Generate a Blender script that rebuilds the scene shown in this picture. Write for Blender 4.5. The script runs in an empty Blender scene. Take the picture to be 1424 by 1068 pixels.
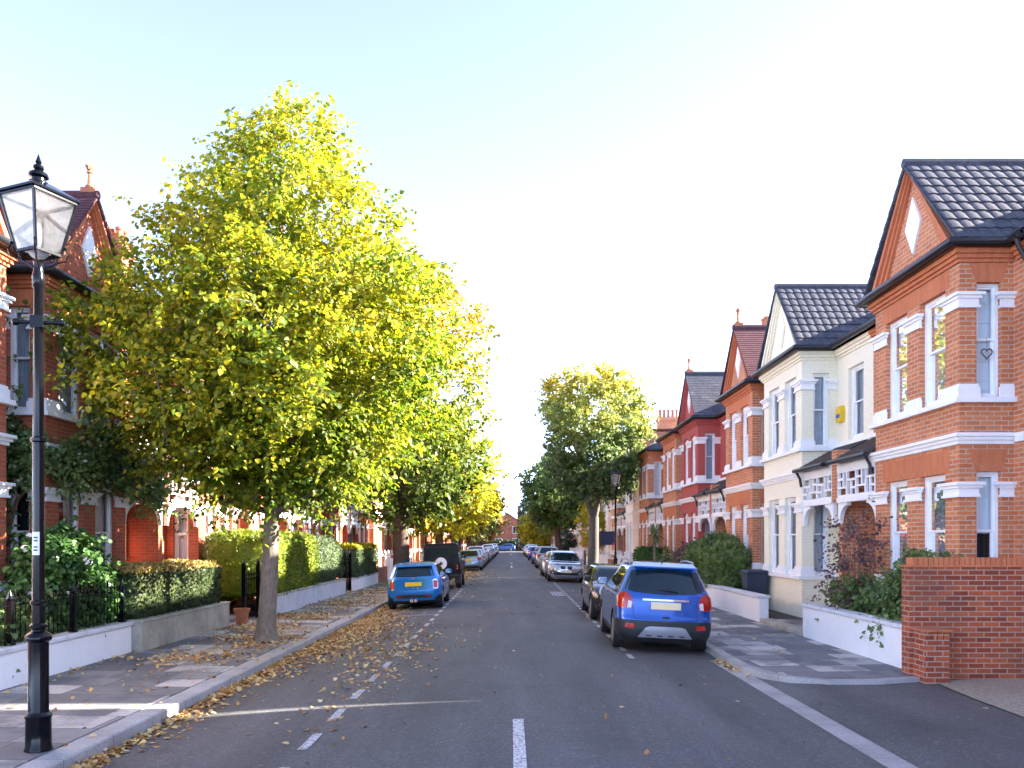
import bpy, bmesh, math, random
import numpy as np
from mathutils import Vector, Matrix
from mathutils.bvhtree import BVHTree
rnd = random.Random(7)
scene = bpy.context.scene
COL = scene.collection
R = math.radians
EYE = 2.0

# ---------------------------------------------------------------- mesh builder
class MB:
    def __init__(self):
        self.v = []; self.f = []; self.m = []
    def add(self, vs, fs, m=0):
        b = len(self.v)
        self.v.extend([tuple(p) for p in vs])
        for f in fs:
            self.f.append(tuple(b + i for i in f)); self.m.append(m)
        return self
    def box(self, x0, x1, y0, y1, z0, z1, m=0):
        if x0 > x1: x0, x1 = x1, x0
        if y0 > y1: y0, y1 = y1, y0
        if z0 > z1: z0, z1 = z1, z0
        vs = [(x0,y0,z0),(x1,y0,z0),(x1,y1,z0),(x0,y1,z0),(x0,y0,z1),(x1,y0,z1),(x1,y1,z1),(x0,y1,z1)]
        return self.add(vs, [(0,3,2,1),(4,5,6,7),(0,1,5,4),(1,2,6,5),(2,3,7,6),(3,0,4,7)], m)
    def hexa(self, vs, m=0):
        return self.add(vs, [(0,3,2,1),(4,5,6,7),(0,1,5,4),(1,2,6,5),(2,3,7,6),(3,0,4,7)], m)
    def bar(self, a, b, w, h=None, m=0, up=(0,0,1)):
        a = Vector(a); b = Vector(b); h = h or w
        d = (b - a).normalized(); u = Vector(up)
        if abs(d.dot(u)) > .95: u = Vector((1,0,0))
        s = d.cross(u).normalized() * (w/2); t = s.cross(d).normalized() * (h/2)
        return self.hexa([a-s-t, a+s-t, b+s-t, b-s-t, a-s+t, a+s+t, b+s+t, b-s+t], m)
    def tube(self, pts, rad, n=8, m=0, cap=True):
        pts = [Vector(p) for p in pts]
        if not hasattr(rad, '__len__'): rad = [rad]*len(pts)
        vs = []; u = None
        for i, p in enumerate(pts):
            d = (pts[min(i+1, len(pts)-1)] - pts[max(i-1, 0)]).normalized()
            if u is None:
                u = Vector((1,0,0)) if abs(d.x) < .9 else Vector((0,1,0))
            u = (u - d*u.dot(d)).normalized(); w = d.cross(u)
            for k in range(n):
                a = 2*math.pi*k/n
                vs.append(p + (u*math.cos(a) + w*math.sin(a))*rad[i])
        fs = []
        for i in range(len(pts)-1):
            for k in range(n):
                k2 = (k+1) % n
                fs.append((i*n+k, i*n+k2, (i+1)*n+k2, (i+1)*n+k))
        if cap:
            fs.append(tuple(range(n-1, -1, -1))); fs.append(tuple((len(pts)-1)*n + k for k in range(n)))
        return self.add(vs, fs, m)
    def lathe(self, prof, c=(0,0,0), n=24, m=0, axis='z'):
        vs = []; fs = []
        for r, z in prof:
            for k in range(n):
                a = 2*math.pi*k/n
                p = (r*math.cos(a), r*math.sin(a), z)
                if axis == 'x': p = (z, p[0], p[1])
                if axis == 'y': p = (p[0], z, p[1])
                vs.append((c[0]+p[0], c[1]+p[1], c[2]+p[2]))
        L = len(prof)
        for i in range(L-1):
            for k in range(n):
                k2 = (k+1) % n
                fs.append((i*n+k, i*n+k2, (i+1)*n+k2, (i+1)*n+k))
        fs.append(tuple(range(n-1, -1, -1))); fs.append(tuple((L-1)*n+k for k in range(n)))
        return self.add(vs, fs, m)
    def prism(self, poly, f0, f1, m=0):          # poly of 2-D points; f0/f1 map a 2-D point to 3-D on each end
        n = len(poly)
        vs = [f0(*p) for p in poly] + [f1(*p) for p in poly]
        fs = [tuple(range(n-1, -1, -1)), tuple(range(n, 2*n))] + [(i, (i+1) % n, n+(i+1) % n, n+i) for i in range(n)]
        return self.add(vs, fs, m)
    def build(self, name, mats, parent=None, smooth=None, M=None, loc=None, fix=True, bevel=0):
        me = bpy.data.meshes.new(name)
        vs = self.v
        if M is not None:
            vs = [tuple(M @ Vector(p)) for p in vs]
        me.from_pydata(vs, [], self.f)
        for mt in (mats if isinstance(mats, (list, tuple)) else [mats]):
            me.materials.append(mt)
        if any(self.m): me.polygons.foreach_set('material_index', self.m)
        if fix or bevel:
            bm = bmesh.new(); bm.from_mesh(me)
            if bevel:
                bmesh.ops.bevel(bm, geom=bm.edges[:], offset=bevel, segments=1, affect='EDGES', clamp_overlap=True)
            bmesh.ops.recalc_face_normals(bm, faces=bm.faces[:])
            bm.to_mesh(me); bm.free()
        if smooth is not None:
            me.polygons.foreach_set('use_smooth', [True]*len(me.polygons))
            if smooth < 180: me.set_sharp_from_angle(angle=R(smooth))
        me.update()
        o = bpy.data.objects.new(name, me); COL.objects.link(o)
        if parent is not None: o.parent = parent
        if loc is not None: o.location = loc
        return o

def tag(o, label, cat, group=None, kind=None):
    if label: o['label'] = label
    if cat: o['category'] = cat
    if group: o['group'] = group
    if kind: o['kind'] = kind
    return o
def empty(name, loc=(0,0,0), rot=(0,0,0)):
    o = bpy.data.objects.new(name, None); COL.objects.link(o)
    o.location = loc; o.rotation_euler = rot; o.empty_display_size = .3
    return o
def copy_tree(o, parent=None):
    c = o.copy(); COL.objects.link(c); c.parent = parent
    for ch in o.children: copy_tree(ch, c)
    return c
def structure(o):
    o['kind'] = 'structure'; return o

# ---------------------------------------------------------------- materials
def new_mat(name):
    m = bpy.data.materials.new(name); m.use_nodes = True
    nt = m.node_tree; nt.nodes.clear()
    out = nt.nodes.new('ShaderNodeOutputMaterial')
    return m, nt, out
def nd(nt, t, ins=None, **attrs):
    n = nt.nodes.new('ShaderNode' + t)
    for k, v in attrs.items(): setattr(n, k, v)
    for k, v in (ins or {}).items():
        s = n.inputs[k]
        if isinstance(v, bpy.types.NodeSocket): nt.links.new(v, s)
        else:
            if s.type == 'RGBA' and len(v) == 3: v = (*v, 1)
            s.default_value = v
    return n
def math_(nt, op, a, b=0.0, c=None):
    ins = {0: a, 1: b}
    if c is not None: ins[2] = c
    return nd(nt, 'Math', ins, operation=op).outputs[0]
def mix_(nt, f, a, b, mode='MIX'):
    n = nt.nodes.new('ShaderNodeMix'); n.data_type = 'RGBA'; n.blend_type = mode
    for i, v in ((0, f), (6, a), (7, b)):
        s = n.inputs[i]
        if isinstance(v, bpy.types.NodeSocket): nt.links.new(v, s)
        else: s.default_value = (*v, 1) if (hasattr(v, '__len__') and len(v) == 3) else v
    return n.outputs[2]
def ramp_(nt, f, stops):
    n = nt.nodes.new('ShaderNodeValToRGB'); e = n.color_ramp.elements
    while len(e) < len(stops): e.new(.5)
    for el, (p, c) in zip(e, stops):
        el.position = p; el.color = (*c, 1) if hasattr(c, '__len__') else (c, c, c, 1)
    nt.links.new(f, n.inputs[0]); return n.outputs[0]
def noise_(nt, vec, scale, detail=4, rough=.55):
    return nd(nt, 'TexNoise', {'Vector': vec, 'Scale': scale, 'Detail': detail, 'Roughness': rough}).outputs[0]
def bump_(nt, h, strength, dist=.01):
    return nd(nt, 'Bump', {'Height': h, 'Strength': strength, 'Distance': dist}).outputs[0]
def wall_vec(nt, pos=None):        # (horizontal run, height) whichever way the wall faces
    g = nd(nt, 'NewGeometry')
    p = nd(nt, 'SeparateXYZ', {0: g.outputs['Position']}).outputs
    n = nd(nt, 'SeparateXYZ', {0: g.outputs['True Normal']}).outputs
    ax = math_(nt, 'ABSOLUTE', n[0]); ay = math_(nt, 'ABSOLUTE', n[1])
    st = math_(nt, 'GREATER_THAN', ax, ay)
    d = math_(nt, 'SUBTRACT', p[1], p[0])
    u = math_(nt, 'MULTIPLY_ADD', d, st, p[0])
    return g, nd(nt, 'CombineXYZ', {0: u, 1: p[2], 2: 0.0}).outputs[0]
def simple(name, col, rough=.6, metal=0.0, coat=0.0, var=.15, nscale=3.0, bump=0.0, bscale=60.0, spec=.5, dirt=None):
    m, nt, out = new_mat(name)
    g = nd(nt, 'NewGeometry'); pos = g.outputs['Position']
    n1 = noise_(nt, pos, nscale)
    lo = tuple(c*(1-var) for c in col); hi = tuple(min(1, c*(1+var)) for c in col)
    c = ramp_(nt, n1, [(.3, lo), (.7, hi)])
    if dirt:
        n2 = noise_(nt, pos, 9.0, 6, .7)
        c = mix_(nt, ramp_(nt, n2, [(.5, 0.0), (.75, dirt[1])]), c, dirt[0])
    b = nd(nt, 'BsdfPrincipled', {'Base Color': c, 'Roughness': rough, 'Metallic': metal, 'Coat Weight': coat, 'Specular IOR Level': spec, 'Coat Roughness': .04})
    if bump:
        nt.links.new(bump_(nt, noise_(nt, pos, bscale, 5), bump), b.inputs['Normal'])
    nt.links.new(b.outputs[0], out.inputs[0]); return m
def brick(name, c1, c2, mortar, stain=(.12,.06,.05), stain_amt=.35, bw=.225, bh=.075, ms=.009, bump=.5, bias=0.0):
    m, nt, out = new_mat(name)
    g, v = wall_vec(nt)
    b = nd(nt, 'TexBrick', {'Vector': v, 'Color1': c1, 'Color2': c2, 'Mortar': mortar, 'Scale': 1.0, 'Mortar Size': ms, 'Mortar Smooth': .25, 'Bias': bias, 'Brick Width': bw, 'Row Height': bh})
    pos = g.outputs['Position']
    n = noise_(nt, pos, 1.3, 5, .6)
    c = mix_(nt, ramp_(nt, n, [(.42, 0.0), (.75, stain_amt)]), b.outputs[0], stain)
    n2 = noise_(nt, pos, 25.0, 3)
    c = mix_(nt, .3, c, ramp_(nt, n2, [(.3, .65), (.7, 1.1)]), 'MULTIPLY')
    bs = nd(nt, 'BsdfPrincipled', {'Base Color': c, 'Roughness': .85, 'Specular IOR Level': .25})
    h = math_(nt, 'MULTIPLY_ADD', b.outputs[1], -1.0, math_(nt, 'MULTIPLY', n2, .4))
    nt.links.new(bump_(nt, h, bump, .008), bs.inputs['Normal'])
    nt.links.new(bs.outputs[0], out.inputs[0]); return m
def tiles(name, cols, tw, th, lichen=0.0):
    m, nt, out = new_mat(name)
    g, v = wall_vec(nt)
    b = nd(nt, 'TexBrick', {'Vector': v, 'Color1': cols[0], 'Color2': cols[1], 'Mortar': tuple(c*.45 for c in cols[0]), 'Scale': 1.0, 'Mortar Size': .006, 'Mortar Smooth': .3, 'Bias': 0.0, 'Brick Width': tw, 'Row Height': th})
    pos = g.outputs['Position']
    c = mix_(nt, ramp_(nt, noise_(nt, pos, 5.0, 6, .7), [(.35, 0.0), (.7, .8)]), b.outputs[0], cols[2])
    if lichen:
        c = mix_(nt, ramp_(nt, noise_(nt, pos, 14.0, 5, .65), [(.6, 0.0), (.72, lichen)]), c, (.3,.28,.12))
        c = mix_(nt, ramp_(nt, noise_(nt, pos, 3.0, 5, .65), [(.55, 0.0), (.72, lichen*.6)]), c, (.36,.36,.38))
    bs = nd(nt, 'BsdfPrincipled', {'Base Color': c, 'Roughness': .88, 'Specular IOR Level': .12})
    nt.links.new(bump_(nt, math_(nt, 'SUBTRACT', noise_(nt, pos, 40.0, 4), b.outputs[1]), .4, .008), bs.inputs['Normal'])
    nt.links.new(bs.outputs[0], out.inputs[0]); return m
def leafy(name, stops, nscale=.8, trans=.45, zramp=None, isl=.55, gloss=.05):
    m, nt, out = new_mat(name)
    g = nd(nt, 'NewGeometry'); pos = g.outputs['Position']
    n = ramp_(nt, noise_(nt, pos, nscale, 3, .5), [(.28, 0.0), (.72, 1.0)])
    f = math_(nt, 'ADD', math_(nt, 'MULTIPLY', g.outputs['Random Per Island'], isl), math_(nt, 'MULTIPLY', n, 1-isl))
    if zramp:                        # height tint: autumn colour on the maple, painted sunlit top and shaded base elsewhere
        z = nd(nt, 'SeparateXYZ', {0: pos}).outputs[2]
        t = math_(nt, 'MULTIPLY', math_(nt, 'SUBTRACT', z, zramp[0]), 1.0/(zramp[1]-zramp[0]))
        t = nd(nt, 'Clamp', {0: t}).outputs[0]
        f = math_(nt, 'ADD', math_(nt, 'MULTIPLY', f, 1-zramp[2]), math_(nt, 'MULTIPLY', t, zramp[2]))
    c = ramp_(nt, f, stops)
    d = nd(nt, 'BsdfPrincipled', {'Base Color': c, 'Roughness': .5, 'Specular IOR Level': .35})
    c2 = nd(nt, 'HueSaturation', {'Color': c, 'Saturation': 1.05, 'Value': 1.3}).outputs[0]
    t = nd(nt, 'BsdfTranslucent', {'Color': c2})
    mx = nd(nt, 'MixShader', {0: trans, 1: d.outputs[0], 2: t.outputs[0]})
    nt.links.new(mx.outputs[0], out.inputs[0]); return m
def glass_mat(name, tint=(.9,.95,.97), ior=1.55, boost=1.0, clear=1.0):
    m, nt, out = new_mat(name)
    fr = nd(nt, 'Fresnel', {'IOR': ior}).outputs[0]
    fr = nd(nt, 'Clamp', {0: math_(nt, 'MULTIPLY_ADD', fr, boost, .03)}).outputs[0]
    tr = nd(nt, 'BsdfTransparent', {'Color': tint}); gl = nd(nt, 'BsdfGlossy', {'Color': (1,1,1), 'Roughness': .02})
    mx = nd(nt, 'MixShader', {0: fr, 1: tr.outputs[0], 2: gl.outputs[0]})
    nt.links.new(mx.outputs[0], out.inputs[0]); return m
def paint(name, col, metal=.35, rough=.3):
    m, nt, out = new_mat(name)
    g = nd(nt, 'NewGeometry')
    fl = nd(nt, 'TexNoise', {'Vector': g.outputs['Position'], 'Scale': 900.0, 'Detail': 1.0}).outputs[0]
    c = mix_(nt, ramp_(nt, fl, [(.45, 0.0), (.7, .25)]), col, tuple(min(1, x*1.8+.03) for x in col))
    dirt = ramp_(nt, noise_(nt, g.outputs['Position'], 2.5, 6, .65), [(.45, .18), (.75, .34)])
    b = nd(nt, 'BsdfPrincipled', {'Base Color': c, 'Roughness': dirt if rough < .35 else rough, 'Metallic': metal, 'Coat Weight': 1.0, 'Coat Roughness': .03})
    nt.links.new(b.outputs[0], out.inputs[0]); return m

MAT = {}
MAT['brick_orange'] = brick('brick_orange', (.68,.25,.10), (.53,.165,.07), (.58,.44,.33), (.20,.07,.04), .25)
MAT['brick_red'] = brick('brick_red', (.52,.125,.05), (.40,.085,.038), (.36,.21,.16), (.18,.05,.035), .25)
MAT['brick_wall'] = brick('brick_wall', (.48,.12,.05), (.24,.05,.03), (.44,.31,.23), (.14,.08,.06), .55, ms=.009)
MAT['rubbed'] = brick('rubbed_brick', (.64,.215,.095), (.57,.18,.08), (.50,.23,.13), (.25,.07,.03), .3, bw=.075, bh=.4, ms=.004, bump=.25)
MAT['brick_pink'] = brick('painted_brick_pink', (.47,.105,.09), (.45,.10,.085), (.40,.09,.075), (.36,.09,.08), .2, bump=.2)
MAT['cream'] = brick('painted_brick_cream', (.93,.87,.68), (.92,.86,.67), (.88,.82,.63), (.82,.75,.56), .2, bump=.22)
MAT['white_wall'] = simple('white_house_render', (.80,.78,.72), .8, var=.05, bump=.15)
MAT['white'] = simple('white_paint', (.88,.88,.88), .5, var=.03, nscale=2, dirt=((.5,.47,.42), .22))
MAT['white_render'] = simple('white_render', (.88,.87,.87), .8, var=.03, nscale=1.2, bump=.25, bscale=35, dirt=((.55,.52,.48), .2))
MAT['coping'] = simple('coping_stone', (.66,.66,.68), .8, var=.1, bump=.3, dirt=((.3,.3,.28), .4))
MAT['grey_render'] = simple('grey_render', (.40,.37,.30), .9, var=.25, nscale=2.2, bump=.4, bscale=30, dirt=((.16,.15,.12), .5))
MAT['pale_grey_render'] = simple('pale_grey_render', (.55,.55,.56), .9, var=.12, nscale=2.2, bump=.3, bscale=30, dirt=((.25,.24,.22), .45))
MAT['iron'] = simple('black_iron', (.0035,.004,.006), .16, var=.2, nscale=8, bump=.05, bscale=30, spec=.28)
MAT['gutter'] = simple('black_gutter', (.015,.016,.02), .35, var=.2)
MAT['terracotta'] = simple('terracotta', (.42,.15,.07), .8, var=.2, nscale=6, bump=.2)
MAT['slate'] = tiles('slate_tiles', [(.075,.08,.10), (.11,.105,.125), (.055,.055,.07)], .30, .245, .35)
MAT['plum_tile'] = tiles('plum_plain_tiles', [(.125,.055,.06), (.165,.075,.07), (.085,.045,.055)], .17, .085)
MAT['brown_tile'] = tiles('brown_plain_tiles', [(.20,.085,.065), (.15,.065,.055), (.10,.05,.05)], .17, .085)
MAT['porch_tile'] = tiles('mossy_porch_tiles', [(.09,.075,.07), (.13,.085,.07), (.06,.06,.055)], .17, .08, .3)
MAT['pane'] = glass_mat('window_glass', ior=1.45, boost=.8)
def cloudy(name):
    m, nt, out = new_mat(name)
    fr = nd(nt, 'Fresnel', {'IOR': 1.45}).outputs[0]
    g = nd(nt, 'NewGeometry'); n = noise_(nt, g.outputs['Position'], 7.0, 5, .6)
    tr = nd(nt, 'MixShader', {0: ramp_(nt, n, [(.3, .25), (.75, .6)]), 1: nd(nt, 'BsdfTransparent', {'Color': (.95,.97,.97)}).outputs[0], 2: nd(nt, 'BsdfTranslucent', {'Color': (.85,.87,.85)}).outputs[0]})
    gl = nd(nt, 'BsdfGlossy', {'Roughness': .03})
    mx = nd(nt, 'MixShader', {0: fr, 1: tr.outputs[0], 2: gl.outputs[0]})
    nt.links.new(mx.outputs[0], out.inputs[0]); return m
MAT['lamp_glass'] = cloudy('lantern_glass')
MAT['net'] = simple('net_curtain', (.78,.80,.84), .9, var=.05, nscale=6)
MAT['blind'] = simple('pale_blind', (.80,.82,.86), .9, var=.04, nscale=1.5)
MAT['drape'] = simple('grey_drape', (.42,.46,.52), .9, var=.12, nscale=7)
MAT['cream_drape'] = simple('cream_drape', (.62,.58,.48), .9, var=.1, nscale=7)
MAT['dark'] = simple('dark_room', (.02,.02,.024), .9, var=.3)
MAT['timber'] = simple('dark_timber_door', (.07,.025,.018), .4, coat=.3, var=.2)
MAT['wood'] = simple('weathered_wood', (.16,.10,.07), .8, var=.3)
MAT['lead'] = simple('lead_flashing', (.5,.52,.55), .6, var=.1)

def bark(name, a, b):
    m, nt, out = new_mat(name)
    g = nd(nt, 'NewGeometry')
    mp = nd(nt, 'Mapping', {'Vector': g.outputs['Position'], 'Scale': (1,1,.35)})
    n = noise_(nt, mp.outputs[0], 22.0, 6, .7)
    n2 = noise_(nt, g.outputs['Position'], 3.0, 4)
    c = mix_(nt, ramp_(nt, n2, [(.4, 0.0), (.7, .5)]), ramp_(nt, n, [(.3, a), (.7, b)]), (.13,.14,.08))
    bs = nd(nt, 'BsdfPrincipled', {'Base Color': c, 'Roughness': .9, 'Specular IOR Level': .2})
    nt.links.new(bump_(nt, n, .9, .03), bs.inputs['Normal'])
    nt.links.new(bs.outputs[0], out.inputs[0]); return m
MAT['bark'] = bark('grey_bark', (.14,.105,.085), (.33,.27,.22))
MAT['bark_dark'] = bark('dark_bark', (.05,.03,.03), (.16,.095,.08))
MAT['bark_smooth'] = bark('smooth_bark', (.10,.085,.08), (.19,.165,.155))

# road surfaces
def asphalt():
    m, nt, out = new_mat('asphalt')
    g = nd(nt, 'NewGeometry'); pos = g.outputs['Position']
    v = nd(nt, 'TexVoronoi', {'Vector': pos, 'Scale': 55.0})
    sp = nd(nt, 'SeparateXYZ', {0: v.outputs['Color']}).outputs[0]
    c = ramp_(nt, sp, [(.0, (.088,.089,.09)), (.6, (.108,.108,.109)), (.93, (.135,.135,.137)), (1.0, (.22,.22,.22))])
    big = noise_(nt, nd(nt, 'Mapping', {'Vector': pos, 'Scale': (1.2,.16,1)}).outputs[0], .9, 5, .6)
    c = mix_(nt, 1.0, c, ramp_(nt, big, [(.3, .68), (.7, 1.25)]), 'MULTIPLY')
    pt = noise_(nt, pos, .35, 6, .65)
    c = mix_(nt, ramp_(nt, pt, [(.52, 0.0), (.66, .4)]), c, (.045,.05,.047))
    # hairline cracks
    vc = nd(nt, 'TexVoronoi', {'Vector': nd(nt, 'Mapping', {'Vector': mix_(nt, .12, pos, nd(nt, 'TexNoise', {'Vector': pos, 'Scale': 2.0}).outputs[1]), 'Scale': (.5,.22,1)}).outputs[0], 'Scale': 1.0}, feature='DISTANCE_TO_EDGE')
    c = mix_(nt, ramp_(nt, vc.outputs[0], [(.0, .22), (.005, 0.0)]), c, (.02,.02,.022))
    b = nd(nt, 'BsdfPrincipled', {'Base Color': c, 'Roughness': .72, 'Specular IOR Level': .45})
    nt.links.new(bump_(nt, v.outputs[0], .5, .012), b.inputs['Normal'])
    nt.links.new(b.outputs[0], out.inputs[0]); return m
MAT['asphalt'] = asphalt()
def paving():
    m, nt, out = new_mat('paving_slabs')
    g = nd(nt, 'NewGeometry'); pos = g.outputs['Position']
    b = nd(nt, 'TexBrick', {'Vector': pos, 'Color1': (.0,.0,.0), 'Color2': (1,1,1), 'Mortar': (.5,.5,.5), 'Scale': 1.0, 'Mortar Size': .008, 'Mortar Smooth': .1, 'Bias': 0.0, 'Brick Width': .82, 'Row Height': .61}, offset=.37, squash=.8, squash_frequency=3)
    c = ramp_(nt, b.outputs[0], [(.0, (.16,.16,.165)), (.35, (.22,.22,.22)), (.6, (.30,.295,.29)), (.75, (.46,.44,.41)), (1.0, (.62,.58,.53))])
    n = noise_(nt, pos, 1.1, 6, .65)
    c = mix_(nt, ramp_(nt, n, [(.48, 0.0), (.6, .65)]), c, (.12,.125,.14))
    n2 = noise_(nt, pos, 30.0, 5, .7)
    c = mix_(nt, .5, c, ramp_(nt, n2, [(.3, .6), (.7, 1.15)]), 'MULTIPLY')
    c = mix_(nt, math_(nt, 'MULTIPLY', b.outputs[1], .8), c, (.06,.06,.055))
    bs = nd(nt, 'BsdfPrincipled', {'Base Color': c, 'Roughness': .8, 'Specular IOR Level': .35})
    nt.links.new(bump_(nt, math_(nt, 'SUBTRACT', math_(nt, 'MULTIPLY', n2, .25), b.outputs[1]), .5, .012), bs.inputs['Normal'])
    nt.links.new(bs.outputs[0], out.inputs[0]); return m
MAT['paving'] = paving()
def kerbstone():
    m, nt, out = new_mat('granite_kerb')
    g = nd(nt, 'NewGeometry'); pos = g.outputs['Position']
    n = noise_(nt, pos, 90.0, 3, .6); n1 = noise_(nt, pos, 1.6, 5)
    c = ramp_(nt, n, [(.35, (.28,.28,.28)), (.65, (.54,.53,.52))])
    c = mix_(nt, .7, c, ramp_(nt, n1, [(.3, .6), (.7, 1.1)]), 'MULTIPLY')
    y = nd(nt, 'SeparateXYZ', {0: pos}).outputs[1]
    fr = math_(nt, 'FRACT', math_(nt, 'MULTIPLY', y, 1/.92))
    c = mix_(nt, ramp_(nt, fr, [(.0, .85), (.018, 0.0)]), c, (.06,.06,.06))
    bs = nd(nt, 'BsdfPrincipled', {'Base Color': c, 'Roughness': .75})
    nt.links.new(bump_(nt, n, .3, .01), bs.inputs['Normal'])
    nt.links.new(bs.outputs[0], out.inputs[0]); return m
MAT['kerb'] = kerbstone()
MAT['soil'] = simple('garden_soil', (.07,.055,.04), .95, var=.4, nscale=8, bump=.8, bscale=25)
MAT['gravel'] = simple('pale_gravel', (.36,.32,.25), .95, var=.35, nscale=28, bump=1.0, bscale=40, dirt=((.10,.11,.05), .6))
MAT['ground'] = simple('rough_ground', (.08,.085,.06), .95, var=.3, nscale=.3)
def worn(name, col):
    m, nt, out = new_mat(name)
    g = nd(nt, 'NewGeometry'); pos = g.outputs['Position']
    n = noise_(nt, pos, 26.0, 6, .75)
    c = mix_(nt, ramp_(nt, n, [(.38, 1.0), (.56, 0.0)]), col, (.11,.115,.13))
    bs = nd(nt, 'BsdfPrincipled', {'Base Color': c, 'Roughness': .75})
    nt.links.new(bs.outputs[0], out.inputs[0]); return m
MAT['line_white'] = worn('worn_white_line', (.74,.74,.74))
MAT['line_thin'] = worn('worn_thin_line', (.60,.61,.64))

# leaves
Yl = (.50,.40,.025); YG = (.33,.34,.03); G1 = (.13,.19,.02); G0 = (.045,.085,.015)
MAT['leaf_lime'] = leafy('leaf_lime', [(.06, (.035,.085,.012)), (.30, (.09,.15,.016)), (.50, (.20,.25,.022)), (.68, (.37,.35,.028)), (.88, (.50,.39,.032)), (1.0, (.48,.26,.03))], .55, .55, isl=.62, zramp=(2.2, 8.0, .20))  # height ramp paints shade into the lower leaves
MAT['leaf_maple'] = leafy('leaf_maple', [(.12, (.035,.065,.012)), (.42, (.13,.18,.018)), (.58, (.28,.27,.02)), (.78, (.44,.25,.025)), (1.0, (.42,.15,.02))], .5, .45, zramp=(4.0, 13.0, .5))
MAT['leaf_yellowgreen'] = leafy('leaf_yellow_green', [(.1, (.12,.17,.02)), (.45, (.33,.33,.03)), (.9, (.58,.48,.05))], .5, .55)
MAT['leaf_brown'] = leafy('leaf_brown', [(.1, (.05,.085,.02)), (.4, (.15,.15,.03)), (.65, (.30,.17,.05)), (.95, (.42,.24,.08))], .4, .45)
MAT['leaf_bluegreen'] = leafy('leaf_blue_green', [(.15, (.10,.155,.065)), (.38, (.18,.24,.085)), (.56, (.30,.32,.07)), (.74, (.54,.44,.06)), (1.0, (.66,.48,.05))], .42, .45, zramp=(5.5, 12.0, .5))  # height ramp colours the sunlit crown top gold
MAT['leaf_green'] = leafy('leaf_green', [(.1, (.06,.11,.035)), (.6, (.13,.20,.05)), (1.0, (.28,.30,.05))], .5, .4)
MAT['leaf_conifer'] = leafy('leaf_conifer', [(.1, (.03,.06,.045)), (.9, (.075,.12,.085))], .6, .2)
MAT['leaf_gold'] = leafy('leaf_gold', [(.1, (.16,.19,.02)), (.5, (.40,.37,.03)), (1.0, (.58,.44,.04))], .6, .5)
MAT['leaf_box'] = leafy('leaf_box', [(.1, (.018,.034,.012)), (.6, (.04,.062,.02)), (1.0, (.08,.09,.03))], 1.2, .25)
MAT['leaf_privet'] = leafy('leaf_privet', [(.1, (.05,.09,.015)), (.5, (.14,.19,.02)), (1.0, (.30,.30,.035))], 1.0, .4)
MAT['leaf_sage'] = leafy('leaf_sage', [(.1, (.04,.065,.03)), (.6, (.09,.125,.055)), (1.0, (.15,.18,.08))], 1.2, .3)
MAT['leaf_laurel'] = leafy('leaf_laurel', [(.1, (.03,.075,.024)), (.6, (.07,.16,.04)), (1.0, (.16,.26,.05))], 1.5, .3)
MAT['leaf_purple'] = leafy('leaf_purple', [(.1, (.10,.05,.055)), (.6, (.19,.11,.11)), (1.0, (.24,.24,.12))], 1.5, .35)
MAT['leaf_tan'] = leafy('leaf_sunlit_tan', [(.1, (.20,.16,.04)), (.6, (.50,.36,.12)), (1.0, (.66,.52,.24))], 2.5, .3)  # tan puts the sunlight on the box hedge top into its leaf colour
MAT['leaf_rose'] = leafy('leaf_rose', [(.1, (.05,.10,.04)), (.6, (.15,.23,.075)), (1.0, (.30,.36,.11))], 1.5, .4)
MAT['fallen'] = leafy('fallen_leaf', [(.05, (.19,.085,.035)), (.35, (.44,.22,.075)), (.6, (.62,.40,.13)), (.88, (.72,.58,.31)), (1.0, (.60,.52,.08))], 1.4, .12, isl=.8)
MAT['petal'] = simple('white_petals', (.85,.82,.80), .6, var=.05)
# ---------------------------------------------------------------- world, sun, camera
SUN_EL, SUN_AHEAD = 23.5, 8.0
w = bpy.data.worlds.new('World'); scene.world = w; w.use_nodes = True
wn = w.node_tree; wn.nodes.clear()
sky = wn.nodes.new('ShaderNodeTexSky'); sky.sky_type = 'NISHITA'; sky.sun_disc = False
sky.sun_elevation = R(SUN_EL); sky.sun_rotation = R(90 - SUN_AHEAD)
sky.altitude = 0; sky.air_density = .30; sky.dust_density = .08; sky.ozone_density = 1.0
bg = wn.nodes.new('ShaderNodeBackground'); bg.inputs[1].default_value = .15
wo = wn.nodes.new('ShaderNodeOutputWorld')
hs = wn.nodes.new('ShaderNodeHueSaturation'); hs.inputs['Saturation'].default_value = .79; hs.inputs['Hue'].default_value = .508
wn.links.new(sky.outputs[0], hs.inputs['Color']); gm = wn.nodes.new('ShaderNodeGamma'); gm.inputs[1].default_value = 1.0
wn.links.new(hs.outputs[0], gm.inputs[0]); wn.links.new(gm.outputs[0], bg.inputs[0]); wn.links.new(bg.outputs[0], wo.inputs[0])
sl = bpy.data.lights.new('sun', 'SUN'); sl.energy = 4.5; sl.angle = R(.5); sl.color = (1, .93, .82)
so = bpy.data.objects.new('sun', sl); COL.objects.link(so)
e, a = R(SUN_EL), R(SUN_AHEAD)
sd = Vector((math.cos(e)*math.cos(a), math.cos(e)*math.sin(a), math.sin(e)))
so.rotation_euler = (-sd).to_track_quat('-Z', 'Y').to_euler(); so.location = (30, 5, 20)
cd = bpy.data.cameras.new('camera'); cam = bpy.data.objects.new('camera', cd); COL.objects.link(cam)
cd.sensor_width = 36; cd.lens = 36*1130/1424; cd.shift_x = 2/1424; cd.shift_y = 218/1424
cd.clip_end = 3000; cd.clip_start = .05
cam.location = (0, 0, EYE); cam.rotation_euler = (R(90), 0, 0); scene.camera = cam
scene.view_settings.view_transform = 'Standard'; scene.view_settings.look = 'None'
scene.view_settings.exposure = 3.25; scene.view_settings.gamma = 1
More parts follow.
